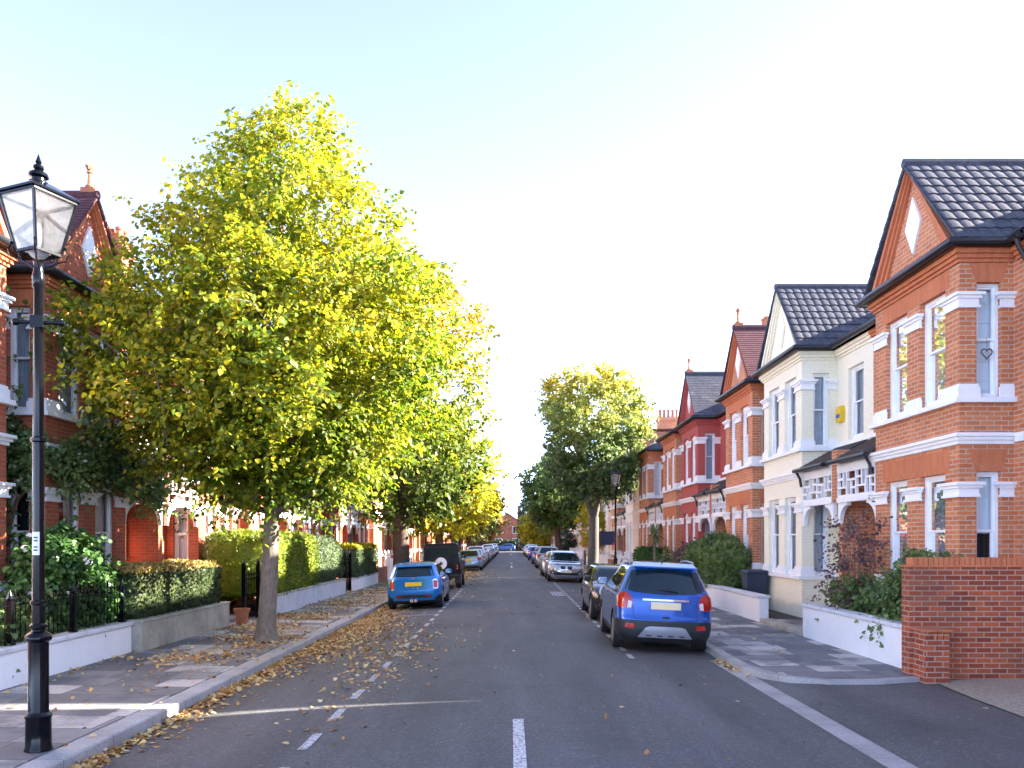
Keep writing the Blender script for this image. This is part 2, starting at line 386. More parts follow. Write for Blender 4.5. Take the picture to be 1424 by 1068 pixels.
scene.cycles.max_bounces = 8; scene.cycles.diffuse_bounces = 4; scene.cycles.glossy_bounces = 3
scene.cycles.transparent_max_bounces = 12; scene.cycles.transmission_bounces = 4

# ---------------------------------------------------------------- ground, road, pavements
KL, KR = -4.05, 3.72
def road_z(x): return -.115*min(1.2, abs(x)/3.85)**2.1
def road_slope(x):
    return (road_z(x+.05) - road_z(x-.05))/.1
def sheet(name, xs, ys, zf, mat):
    mb = MB(); nx = len(xs)
    vs = [(x, y, zf(x, y)) for y in ys for x in xs]
    fs = [(j*nx+i, j*nx+i+1, (j+1)*nx+i+1, (j+1)*nx+i) for j in range(len(ys)-1) for i in range(nx-1)]
    mb.add(vs, fs)
    return structure(mb.build(name, mat, fix=False))
g = MB(); g.add([(-700,-700,-.3),(700,-700,-.3),(700,1200,-.3),(-700,1200,-.3)], [(0,1,2,3)])
structure(g.build('ground', MAT['ground'], fix=False))
xs = [KL+.001] + [KL+.15*i for i in range(1, 52)] ; xs = [x for x in xs if x < KR] + [KR-.001]
sheet('road', xs, [-30, 0, 40, 80, 150.0], lambda x, y: road_z(x), MAT['asphalt'])
# cross street at the far end
sheet('cross_street', [-60, 0, 60], [150.0, 157.5], lambda x, y: road_z(x) if abs(x) < 1 else -.1, MAT['asphalt'])
# left pavement and its kerb
PZ = .02
def pave(name, poly, z0=PZ, tilt=.015, ref=KL, th=.28):
    mb = MB()
    top = [(x, y, z0 + tilt*abs(x-ref)) for x, y in poly]
    n = len(poly); mb.add(top + [(x, y, z-th) for x, y, z in top], [tuple(range(n))] + [(i, i+n, (i+1) % n + n, (i+1) % n) for i in range(n)])
    return structure(mb.build(name, MAT['paving']))
pave('pavement_left', [(KL-.29, -30), (KL-.29, 150), (-6.8, 150), (-6.8, -30)])
mb = MB(); y = -30.0
mb.box(KL-.285, KL, -30, 150, -.3, PZ-.002)
structure(mb.build('kerb_left', MAT['kerb'], bevel=.015))
# right pavement with its dropped, rounded corner beside the drive
corner = [(5.95, 11.62), (5.2, 11.42), (4.5, 11.45), (4.05, 11.75), (3.80, 12.25), (3.66, 12.95), (3.66, 13.8), (3.70, 15.0), (KR, 16.5), (KR, 150)]
def inset(pts, d):
    out = []
    for i, p in enumerate(pts):
        a = Vector(pts[max(0, i-1)]); b = Vector(pts[min(len(pts)-1, i+1)])
        t = (b-a).normalized(); nrm = Vector((t.y, -t.x)) * d
        q = Vector(p) + nrm; out.append((q.x, q.y))
    return out
inner = inset(corner, .16)
inner[0] = (5.95, inner[0][1])
pave('pavement_right', inner + [(6.0, 150), (6.0, 11.8)], ref=KR)
mb = MB()
for i in range(len(corner)-1):
    (x0,y0),(x1,y1) = corner[i], corner[i+1]; (u0,v0),(u1,v1) = inner[i], inner[i+1]
    zt0 = PZ-.002 + .013*max(0, x0-KR); zt1 = PZ-.002 + .013*max(0, x1-KR)
    mb.hexa([(x0,y0,-.3),(x1,y1,-.3),(u1,v1,-.3),(u0,v0,-.3),(x0,y0,zt0),(x1,y1,zt1),(u1,v1,zt1),(u0,v0,zt0)])
structure(mb.build('kerb_right', MAT['kerb']))
# the drive over the dropped kerb
mb = MB()
dp = [(KR, 7.0, -.085), (3.68, 12.0, -.085), (3.68, 13.4, -.08), (3.8, 12.4, -.06), (4.1, 11.8, -.055), (4.5, 11.5, -.05), (5.95, 11.66, -.035), (5.95, 6.6, -.04), (4.8, 6.9, -.06)]
mb.add([(KR+.02, 5.0, -.088), (KR, 14.5, -.088), (4.4, 14.5, -.03), (6.2, 14.5, -.008), (6.2, 5.0, -.008), (4.4, 5.0, -.03)], [(0,1,2,5), (5,2,3,4)])
structure(mb.build('drive', MAT['asphalt']))
mb = MB()
for k in range(12):
    y0 = 4.6 + k*.80
    mb.hexa([(KR-.24,y0,-.2),(KR+.02,y0,-.2),(KR+.02,y0+.785,-.2),(KR-.24,y0+.785,-.2),(KR-.24,y0,-.086),(KR+.02,y0,-.082),(KR+.02,y0+.785,-.082),(KR-.24,y0+.785,-.086)])
structure(mb.build('dropped_kerb', MAT['kerb']))
mb = MB(); mb.add([(5.95,-8,.0),(5.80,8.6,.002),(5.86,10.2,.004),(6.0,11.55,.004),(7.5,11.9,.004),(8.7,11.9,.004),(8.7,-8,.0)], [(0,6,5,4,3,2,1)])
structure(mb.build('gravel_drive', MAT['gravel']))
pave('pavement_corner', [(KR+.26, -30), (KR+.26, 5.9), (4.3, 6.7), (4.9, 7.1), (5.9, 7.2), (6.0, 6.0), (6.0, -30)], z0=.0, ref=KR)
# gardens
def flat(name, poly, z, mat):
    mb = MB(); mb.add([(x, y, z) for x, y in poly], [tuple(range(len(poly)))])
    o = mb.build(name, mat); return structure(o)
flat('garden_ground_left', [(-6.75,-8), (-6.75,150), (-16,150), (-16,-8)], .12, MAT['soil'])
flat('garden_ground_right', [(6.0,12), (6.0,150), (16,150), (16,12)], .12, MAT['soil'])
mb = MB(); mb.box(5.98, 8.0, 16.62, 19.4, -.1, .13); structure(mb.build('path', MAT['paving'], bevel=.01))
mb = MB(); mb.box(-8.9, -6.65, 18.75, 20.6, -.1, .135); structure(mb.build('tiled_path', MAT['paving'], bevel=.01))

# painted lines
def line(name, x0, x1, y0, y1, mat):
    n = max(1, int((y1-y0)/2)); mb = MB()
    xs = [x0, (x0+x1)/2, x1]
    vs = []; fs = []
    for j in range(n+1):
        y = y0+(y1-y0)*j/n
        vs += [(x, y, road_z(x)+.006) for x in xs]
    for j in range(n):
        for i in range(2): fs.append((j*3+i, j*3+i+1, j*3+i+4, j*3+i+3))
    mb.add(vs, fs); return structure(mb.build(name, mat, fix=False))
for y0, y1 in ((2.0, 9.1), (59, 65), (70, 74), (112, 124)):
    line('centre_line_marking', .025, .145, y0, y1, MAT['line_white'])
y = 6.6
while y < 34:
    line('parking_line_marking', -2.07, -1.97, y, y+.66, MAT['line_thin']); y += 1.27
y = 14.0
while y < 40:
    line('parking_line_marking', 2.05, 2.15, y, y+.55, MAT['line_thin']); y += 1.0
for yy in (26.6, 32.9):
    line('parking_bay_marking', 2.2, KR-.2, yy, yy+.09, MAT['line_thin'])
line('parking_bay_marking', KL+.3, -2.1, 22.3, 22.4, MAT['line_thin'])
for k in range(4):
    line('bay_symbol_marking', 1.55+.13*k, 1.61+.13*k, 29.8, 32.2, MAT['line_thin'])
for k in range(3):
    line('bay_symbol_marking', 1.62, 1.93, 29.8+.9*k, 30.15+.9*k, MAT['line_thin'])

# ---------------------------------------------------------------- leaves as meshes
def unit(a): return a/np.maximum(np.linalg.norm(a, axis=-1, keepdims=True), 1e-9)
LEAF = np.array([(0,0,0), (-.40,.22,.06), (-.34,.62,.05), (0,1,-.10), (.34,.62,.05), (.40,.22,.06)])
DIAM = np.array([(0,0,0), (-.36,.45,.05), (0,1,-.04), (.36,.45,.05)])
def leaf_arrays(P, D, N, S, shape=LEAF):
    D = unit(D); N = unit(N - D*np.sum(N*D, -1, keepdims=True)); X = np.cross(D, N)
    S = np.asarray(S).reshape(-1, 1, 1)
    V = P[:, None, :] + S*(shape[None, :, 0:1]*X[:, None, :] + shape[None, :, 1:2]*D[:, None, :] + shape[None, :, 2:3]*N[:, None, :])
    n, k = len(P), len(shape)
    b = np.arange(n)[:, None]*k
    if k == 6: F = np.concatenate([b + np.array([[0,1,2,3]]), b + np.array([[0,3,4,5]])])
    else: F = b + np.array([[0,1,2,3]])
    return V.reshape(-1, 3), F
def np_mesh(name, parts, mats, parent=None, loc=None):
    """parts: list of (verts, quads, material index)"""
    V = []; F = []; MI = []; off = 0
    for v, f, m in parts:
        V.append(np.asarray(v, float)); F.append(np.asarray(f)+off); MI.append(np.full(len(f), m)); off += len(v)
    V = np.concatenate(V); F = np.concatenate(F); MI = np.concatenate(MI)
    me = bpy.data.meshes.new(name)
    me.vertices.add(len(V)); me.vertices.foreach_set('co', V.astype(np.float32).ravel())
    me.loops.add(F.size); me.loops.foreach_set('vertex_index', F.astype(np.int32).ravel())
    me.polygons.add(len(F)); me.polygons.foreach_set('loop_start', np.arange(0, F.size, 4, dtype=np.int32))
    for m in mats: me.materials.append(m)
    me.polygons.foreach_set('material_index', MI.astype(np.int32))
    me.update(calc_edges=True); me.validate()
    o = bpy.data.objects.new(name, me); COL.objects.link(o)
    if parent is not None: o.parent = parent
    if loc is not None: o.location = loc
    return o

def sprays(rg, C, O, twigs, leaves, length, size, droop=.35, up=.25, spread=.9, shape=LEAF):
    """leafy twigs round cluster centres C that point along O"""
    K = len(C)
    d = unit(O[:, None, :]*.7 + rg.normal(0, spread*.6, (K, twigs, 3)) + np.array([0,0,up]))
    ln = length*(.6 + .8*rg.random((K, twigs, 1)))
    st = C[:, None, :] + rg.normal(0, .12*length, (K, twigs, 3))
    t = (np.arange(leaves)+.5)/leaves
    t = t[None, None, :, None] + rg.normal(0, .3/leaves, (K, twigs, leaves, 1))
    P = st[:, :, None, :] + d[:, :, None, :]*ln[:, :, None, :]*t + np.array([0,0,-1.0])*(t**2)*ln[:, :, None, :]*droop
    side = unit(np.cross(d, rg.normal(0, 1, d.shape)))[:, :, None, :]*np.where(np.arange(leaves) % 2, 1, -1)[None, None, :, None]
    D = unit(d[:, :, None, :]*.45 + side*.7 + np.array([0,0,-.55]) + rg.normal(0, .35, P.shape))
    P = P + side*size*.3
    N = O[:, None, None, :]*.5 + np.array([0,0,.6]) + rg.normal(0, .55, P.shape)
    sz = size*(.6 + .65*rg.random(K*twigs*leaves))
    return leaf_arrays(P.reshape(-1, 3), D.reshape(-1, 3), N.reshape(-1, 3), sz, shape), (st, d, ln)

def make_tree(label, x, y, height, prof, trunk_r, fork, leaf_mat, bark_mat, K=300, twigs=5, leaves=12, length=.9, size=.13,
              seed=1, name='street_tree', lean=(0,0), group=None, lump=.22, shape=LEAF, limbs=70, z0=.0, stems=1, shell=.45, droop=.35, up=.25, xoff=0, gap=.55):
    rg = np.random.default_rng(seed)
    root = empty(name, (x, y, z0)); tag(root, label, 'tree', group)
    pz = np.array([p[0] for p in prof]); pr = np.array([p[1] for p in prof])
    # crown clusters
    wgt = pr**1.6
    zz = np.interp(rg.random(K*3), np.cumsum(wgt)/wgt.sum(), pz)
    th = rg.random(K*3)*2*np.pi
    ph = rg.random(6)*6.28
    lumpf = 1 + lump*(np.sin(2*th+zz*.8+ph[0])*.5 + np.sin(3*th-zz*1.3+ph[1])*.5 + np.sin(5*th+zz*2.1+ph[2])*.45)
    rr = np.interp(zz, pz, pr)*lumpf*(rg.random(K*3)**shell)
    C = np.stack([rr*np.cos(th), rr*np.sin(th), zz], 1)
    dmin = gap*length; keep = []                       # thin to an even spacing, which leaves gaps between the sprays
    for i in range(len(C)):
        if len(keep) >= K: break
        if not keep or np.min(np.sum((C[keep]-C[i])**2, 1)) > dmin**2: keep.append(i)
    C = C[keep]
    top = pz[-1]; bot = pz[0]
    lx = lean[0]*(C[:, 2]/top); ly = lean[1]*(C[:, 2]/top)
    axisz = np.clip(C[:, 2] - .55*np.hypot(C[:, 0], C[:, 1]), fork, top*.95)
    O = unit(np.stack([C[:, 0], C[:, 1], (C[:, 2]-axisz)*.9], 1) + 1e-3)
    C[:, 0] += lx + xoff*np.clip((C[:, 2]-bot)/(top-bot), 0, 1); C[:, 1] += ly
    (V, F), tw = sprays(rg, C, O, twigs, leaves, length, size, shape=shape, droop=droop, up=up)
    np_mesh('crown', [(V, F, 0)], [leaf_mat], root)
    # trunk and limbs
    mb = MB()
    def ax(z): return Vector((lean[0]*z/top, lean[1]*z/top, z))
    tz = [0, .08, .22, .5, fork*.5, fork*.8, fork]
    trr = [trunk_r*1.75, trunk_r*1.45, trunk_r*1.2, trunk_r*1.06, trunk_r, trunk_r*.93, trunk_r*.9]
    pts = [ax(z) + Vector((rg.normal(0, .05*trunk_r), rg.normal(0, .05*trunk_r), 0)) for z in tz]
    if stems == 1:
        for k in range(1, 7):
            z = fork + (top*.93-fork)*k/6
            pts.append(ax(z) + Vector((rg.normal(0, .06), rg.normal(0, .06), 0))); trr.append(trunk_r*.9*(1-k/6.3)**.9 + .012)
    mb.tube(pts, trr, 14)
    joints = [(ax(fork), trunk_r*.85)]
    if stems > 1:
        joints = []
        for s in range(stems):
            a = 2*math.pi*s/stems + rg.random()*.6 + .4
            hd = np.interp(fork + (top-fork)*.5, pz, pr)*.45
            p0 = ax(fork-.15); p3 = ax(fork+(top-fork)*.62) + Vector((math.cos(a)*hd, math.sin(a)*hd, 0))
            p1 = p0.lerp(p3, .25) + Vector((math.cos(a), math.sin(a), 0))*.18; p2 = p0.lerp(p3, .6) + Vector((math.cos(a), math.sin(a), 0))*.12
            mb.tube([p0, p1, p2, p3], [trunk_r*.66, trunk_r*.5, trunk_r*.33, trunk_r*.12], 9)
            joints += [(p1, trunk_r*.4), (p2, trunk_r*.28)]
    for i in rg.choice(len(C), min(limbs, len(C)), replace=False):
        c = Vector(C[i])
        if stems == 1:
            st = ax(float(axisz[i])); r0 = min(trunk_r*.34, .02+.03*(c-st).length*trunk_r*2)
        else:
            st, r0 = min(joints, key=lambda j: (j[0]-c).length); r0 *= .35
        md = st.lerp(c, .5) + Vector((0, 0, -.08*(c-st).length + .05)) + Vector(rg.normal(0, .06, 3))
        mb.tube([st, md, c], [r0, r0*.6, .008], 5, cap=False)
    # the twigs of the outer sprays
    sts, ds, lns = tw
    for i in rg.choice(len(C), min(limbs*2, len(C)), replace=False):
        for j in range(min(2, sts.shape[1])):
            p = Vector(sts[i, j]); d = Vector(ds[i, j]); l = float(lns[i, j, 0])
            mb.tube([Vector(C[i]), p.lerp(p+d*l*.5, 1)+Vector((0,0,-.25*droop*l)), p+d*l*.95+Vector((0,0,-.9*droop*l))], [.011, .008, .004], 4, cap=False)
    mb.build('trunk', bark_mat, root, smooth=60, fix=False)
    return root

# ---------------------------------------------------------------- hedges, shrubs
def hedge(name, label, x0, x1, y0, y1, z0, z1, mats, n, size=.07, rnd_=.2, seed=3, cat='hedge', wob=.06, top_mat=None, group=None, under=None):
    rg = np.random.default_rng(seed)
    c = np.array([(x0+x1)/2, (y0+y1)/2, (z0+z1)/2]); h = np.array([(x1-x0)/2, (y1-y0)/2, (z1-z0)/2])
    ph = rg.random((6, 3))*6.28; fr = 1.2+rg.random((6, 3))*3.5
    def surf(p, d):             # rounded box with a gentle wobble; p on the unit cube
        q = p*h; r = min(rnd_, *h)
        inner_ = np.clip(q, -(h-r), h-r); v = q-inner_
        ln = np.linalg.norm(v, axis=1, keepdims=True); nv = np.where(ln > 1e-6, v/np.maximum(ln, 1e-6), p)
        s = inner_ + nv*np.minimum(ln, r)
        wb = sum(np.sin((s*fr[k]).sum(1)+ph[k, 0]) for k in range(6))/6*wob*2
        return c + s + nv*(wb[:, None]+d), nv
    # core
    m = 12; g1 = np.linspace(-1, 1, m+1); cv = []; cf = []; off = 0
    for axn in range(3):
        for sg in (-1, 1):
            A, B = np.meshgrid(g1, g1, indexing='ij'); p = np.zeros((A.size, 3)); p[:, axn] = sg
            p[:, (axn+1) % 3] = A.ravel(); p[:, (axn+2) % 3] = B.ravel()
            v, _ = surf(p, -size*.7); cv.append(v)
            for i in range(m):
                for j in range(m):
                    q = [i*(m+1)+j, (i+1)*(m+1)+j, (i+1)*(m+1)+j+1, i*(m+1)+j+1]
                    cf.append([off+k for k in (q if sg > 0 else q[::-1])])
            off += len(v)
    ar = np.array([h[1]*h[2], h[0]*h[2], h[0]*h[1]]); axn = rg.choice(3, n, p=ar/ar.sum())
    p = rg.uniform(-1, 1, (n, 3)); sg = rg.choice([-1, 1], n); sg = np.where((axn == 2) & (rg.random(n) < .8), 1, sg)
    p[np.arange(n), axn] = sg
    P, nv = surf(p, rg.normal(-size*.25, size*.35, n)[:, None])
    D = unit(nv*.5 + rg.normal(0, .6, (n, 3)) + np.array([0,0,.25])); N = nv + rg.normal(0, .5, (n, 3))
    S = size*(.6+.8*rg.random(n))
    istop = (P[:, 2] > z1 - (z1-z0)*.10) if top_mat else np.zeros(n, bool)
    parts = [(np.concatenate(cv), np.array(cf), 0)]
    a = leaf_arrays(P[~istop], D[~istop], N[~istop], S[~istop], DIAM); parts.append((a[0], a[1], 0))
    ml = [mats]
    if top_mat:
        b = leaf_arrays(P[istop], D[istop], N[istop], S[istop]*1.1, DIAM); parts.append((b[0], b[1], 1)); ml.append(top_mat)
    o = np_mesh(name, parts, ml)
    off_ = Vector((c[0], c[1], z0))
    o.data.transform(Matrix.Translation(-off_)); o.location = off_
    tag(o, label, cat, group); return o

FLOWER = []
def flower(root, p, s):
    if not FLOWER:
        mb = MB()
        mb.lathe([(.1, -.5), (.5, -.35), (.85, .1), (1.0, .3), (.7, .25), (.45, .45), (.2, .35), (.0, .5)], (0,0,0), 9)
        o = mb.build('flower', MAT['petal'], root, fix=False); FLOWER.append(o)
    else:
        o = FLOWER[0].copy(); COL.objects.link(o); o.parent = root
    o.location = tuple(p); o.scale = (s, s, s); o.rotation_euler = (rnd.uniform(-.8, .8), rnd.uniform(-.8, .8), rnd.uniform(0, 6))
def shrub(name, label, x, y, z0, rx, ry, h, mat, K=60, twigs=5, leaves=9, length=.35, size=.08, seed=5, flowers=0, cat='shrub', stems=14, bot=.15, spread=.9, parent=None, open_=False, shape=LEAF, group=None, bark_='wood', droop=.3):
    rg = np.random.default_rng(seed)
    root = empty(name, (x, y, z0)); tag(root, label, cat, group)
    u = rg.normal(0, 1, (K, 3)); u = unit(u); rad = rg.random((K, 1))**.4
    C = u*rad*np.array([rx, ry, h*.5*(1-bot)]); C[:, 2] += h*(bot+.5*(1-bot))
    O = unit(u + np.array([0,0,.35]))
    (V, F), tw = sprays(rg, C, O, twigs, leaves, length, size, droop=droop, shape=shape)
    np_mesh('foliage', [(V, F, 0)], [mat], root)
    mb = MB()
    for i in rg.choice(K, min(stems, K), replace=False):
        c = Vector(C[i]); b = Vector((c.x*.25, c.y*.25, 0)); mb.tube([b, b.lerp(c, .5)+Vector((0,0,.05)), c], [.014, .011, .005], 5)
    mb.build('stem', MAT[bark_], root, smooth=60, fix=False)
    if flowers:
        for i in rg.choice(K, flowers): flower(root, C[i] + O[i]*length*.8 + rg.normal(0, .05, 3), .04+.02*rg.random())
    return root
# ---------------------------------------------------------------- terraced houses
def cells(mb, lo, hi, holes, put):
    """fill a rectangle (lo..hi) but for rectangular holes; put(a0,a1,z0,z1) adds one block"""
    A = sorted({lo[0], hi[0]} | {h[0] for h in holes} | {h[1] for h in holes})
    Z = sorted({lo[1], hi[1]} | {h[2] for h in holes} | {h[3] for h in holes})
    A = [a for a in A if lo[0] <= a <= hi[0]]
    for i in range(len(A)-1):
        ac = (A[i]+A[i+1])/2; run = None
        for j in range(len(Z)-1):
            zc = (Z[j]+Z[j+1])/2
            solid = not any(h[0] < ac < h[1] and h[2] < zc < h[3] for h in holes)
            if solid: run = (run[0], Z[j+1]) if run else (Z[j], Z[j+1])
            if (not solid or j == len(Z)-2) and run: put(A[i], A[i+1], *run); run = None

def tile_slope(mb, O, A, U, LA, LU, gauge, pitch=0.0, amp=0.0, lift=.022, th=.05, rgs=None):
    O, A, U = Vector(O), Vector(A).normalized(), Vector(U).normalized(); N = A.cross(U)
    if N.z < 0: N = -N
    nr = max(1, round(LU/gauge)); gg = LU/nr
    ns = max(1, int(LA/(pitch/6))) if pitch else max(1, int(LA/.5))
    xs = [LA*i/ns for i in range(ns+1)]
    for r in range(nr):
        wv = [amp*(abs(math.sin(math.pi*x/pitch))**.7) if pitch else .0 for x in xs]
        jit = [rnd.uniform(-.003, .003) for _ in xs]
        vs = [O + A*x + U*(r*gg-.015) + N*.0 for x in xs]
        vs += [O + A*x + U*(r*gg-.015+j*.8) + N*(lift+wv[i]+j*.4) for i, (x, j) in enumerate(zip(xs, jit))]
        vs += [O + A*x + U*((r+1)*gg) + N*(wv[i]*.9+.002) for i, x in enumerate(xs)]
        n = ns+1; fs = []
        for i in range(ns):
            fs.append((i, i+1, n+i+1, n+i)); fs.append((n+i, n+i+1, 2*n+i+1, 2*n+i))
        mb.add(vs, fs)
    a, b, c, d = O, O+A*LA, O+A*LA+U*LU, O+U*LU
    mb.hexa([p - N*th for p in (a,b,c,d)] + [p - N*.004 for p in (a,b,c,d)])

def window(h, M, org, ax, inn, w, z0, z1, curtain='net', simple_=False, rail=.52, heart=False):
    """sash window filling an opening: org = lower outer corner (s,d), ax = run along the wall, inn = into the wall"""
    org = Vector((org[0], org[1], 0)); ax = Vector((*ax, 0)); inn = Vector((*inn, 0))
    def P(a, z, d): 
        p = org + ax*a + inn*d; return (p.x, p.y, z)
    def bx(mb, a0, a1, za, zb, d0, d1, m=0):
        mb.hexa([P(a0,za,d0),P(a1,za,d0),P(a1,za,d1),P(a0,za,d1),P(a0,zb,d0),P(a1,zb,d0),P(a1,zb,d1),P(a0,zb,d1)], m)
    fw = .075 if w > .6 else .05; d0 = .09; zr = z0 + (z1-z0)*rail
    mb = MB()
    bx(mb, 0, fw, z0, z1, d0, d0+.1); bx(mb, w-fw, w, z0, z1, d0, d0+.1)
    bx(mb, fw, w-fw, z1-fw*.9, z1, d0, d0+.1); bx(mb, fw, w-fw, z0, z0+fw*1.2, d0-.02, d0+.1)
    i = fw; sw = .035
    for (za, zb, dd) in ((z0+fw*1.2, zr+.02, d0+.055), (zr-.02, z1-fw*.9, d0+.025)):
        bx(mb, i, i+sw, za, zb, dd, dd+.03); bx(mb, w-i-sw, w-i, za, zb, dd, dd+.03)
        bx(mb, i+sw, w-i-sw, za, za+sw*1.1, dd, dd+.03); bx(mb, i+sw, w-i-sw, zb-sw, zb, dd, dd+.03)
    f = mb.build('window', MAT['white'], h, M=M)
    mb = MB()
    for (za, zb, dd) in ((z0+fw, zr, d0+.07), (zr, z1-fw*.8, d0+.04)):
        mb.add([P(i,za,dd), P(w-i,za,dd), P(w-i,zb,dd), P(i,zb,dd)], [(0,1,2,3)])
    mb.build('pane', MAT['pane'], f, M=M, fix=False)
    dz = d0+.14
    def wavy(mb, a0, a1, za, zb, n, amp, dd):
        vs = []
        for k in range(n+1):
            a = a0+(a1-a0)*k/n; o_ = amp*math.sin(k*2.1)+amp*.5*math.sin(k*.7)
            vs += [P(a, za, dd+o_), P(a, zb, dd+o_*.6)]
        mb.add(vs, [(2*k, 2*k+2, 2*k+3, 2*k+1) for k in range(n)])
    mb = MB()
    kinds = {'net': ('net', 22, .012), 'drape': ('drape', 18, .025), 'cream': ('cream_drape', 18, .025), 'blind': ('blind', 1, 0)}
    if curtain in ('net', 'drape', 'cream'):
        mt, n, am = kinds[curtain]; wavy(mb, 0, w, z0, z1, n, am, dz); mb.build('curtain', MAT[mt], f, M=M, smooth=180, fix=False)
    elif curtain == 'blind':
        z = z0; k = 0
        while z < z1-.02:
            zz = min(z1, z+.31); bx(mb, 0, w, z, zz-.004, dz+(k % 2)*.004, dz+.012+(k % 2)*.004); z = zz; k += 1
        mb.build('blind', MAT['blind'], f, M=M)
    else:
        if curtain == 'parted':
            wavy(mb, 0, w*.33, z0, z1, 8, .02, dz); wavy(mb, w*.67, w, z0, z1, 8, .02, dz); mb.build('curtain', MAT['net'], f, M=M, smooth=180, fix=False)
        elif curtain == 'half':
            bx(mb, 0, w, z0+(z1-z0)*.5, z1, dz, dz+.012); mb.build('blind', MAT['blind'], f, M=M)
        mb = MB(); bx(mb, 0, w, z0, z1, dz+.12, dz+.14); mb.build('unlit_room_panel', MAT['dark'], f, M=M)  # near-black panel stands in for the unlit room behind the glass
    return f

def lattice(mb, s0, s1, z0, z1, d, t=.045):
    """porch screen of white bars: an irregular grid of short uprights and rails"""
    L = s1-s0; H = z1-z0
    for a in (0, 1): mb.box(s0+a*L-(t if a else 0), s0+a*L+(0 if a else t), d, d+.06, z0, z1)
    mb.box(s0, s1, d-.002, d+.062, z0, z0+t); mb.box(s0, s1, d-.002, d+.062, z1-t, z1)
    n = max(2, round(L/.42)); c = L/n
    for k in range(n):
        a = s0+k*c
        if k: mb.box(a-t/2, a+t/2, d, d+.06, z0+t, z1-t)
        up = k % 2
        zz = z0 + H*(.36 if up else .62)
        mb.box(a, a+c, d+.004, d+.056, zz-t/2, zz+t/2)
        am = a + c*(.42 if up else .58)
        if up: mb.box(am-t/2, am+t/2, d+.008, d+.052, zz, z1-t)
        else: mb.box(am-t/2, am+t/2, d+.008, d+.052, z0+t, zz)
        zq = z0 + H*(.68 if up else .32)
        if up: mb.box(am, a+c, d+.006, d+.054, zq-t/2, zq+t/2)
        else: mb.box(a, am, d+.006, d+.054, zq-t/2, zq+t/2)

def bracket(mb, s, sgn, d, z1, r=.48, w=.09):
    """curved white bracket in the plane of the porch front"""
    pts = [(0, 0), (0, -r)]
    for k in range(9):
        a = math.pi/2*k/8; pts.append((r*.12 + r*.88*(1-math.cos(a))*1.0, -r + r*.86*math.sin(a)))
    pts += [(r, 0)]
    mb.prism(pts, lambda a, z: (s+sgn*a, d, z1+z), lambda a, z: (s+sgn*a, d+w, z1+z))

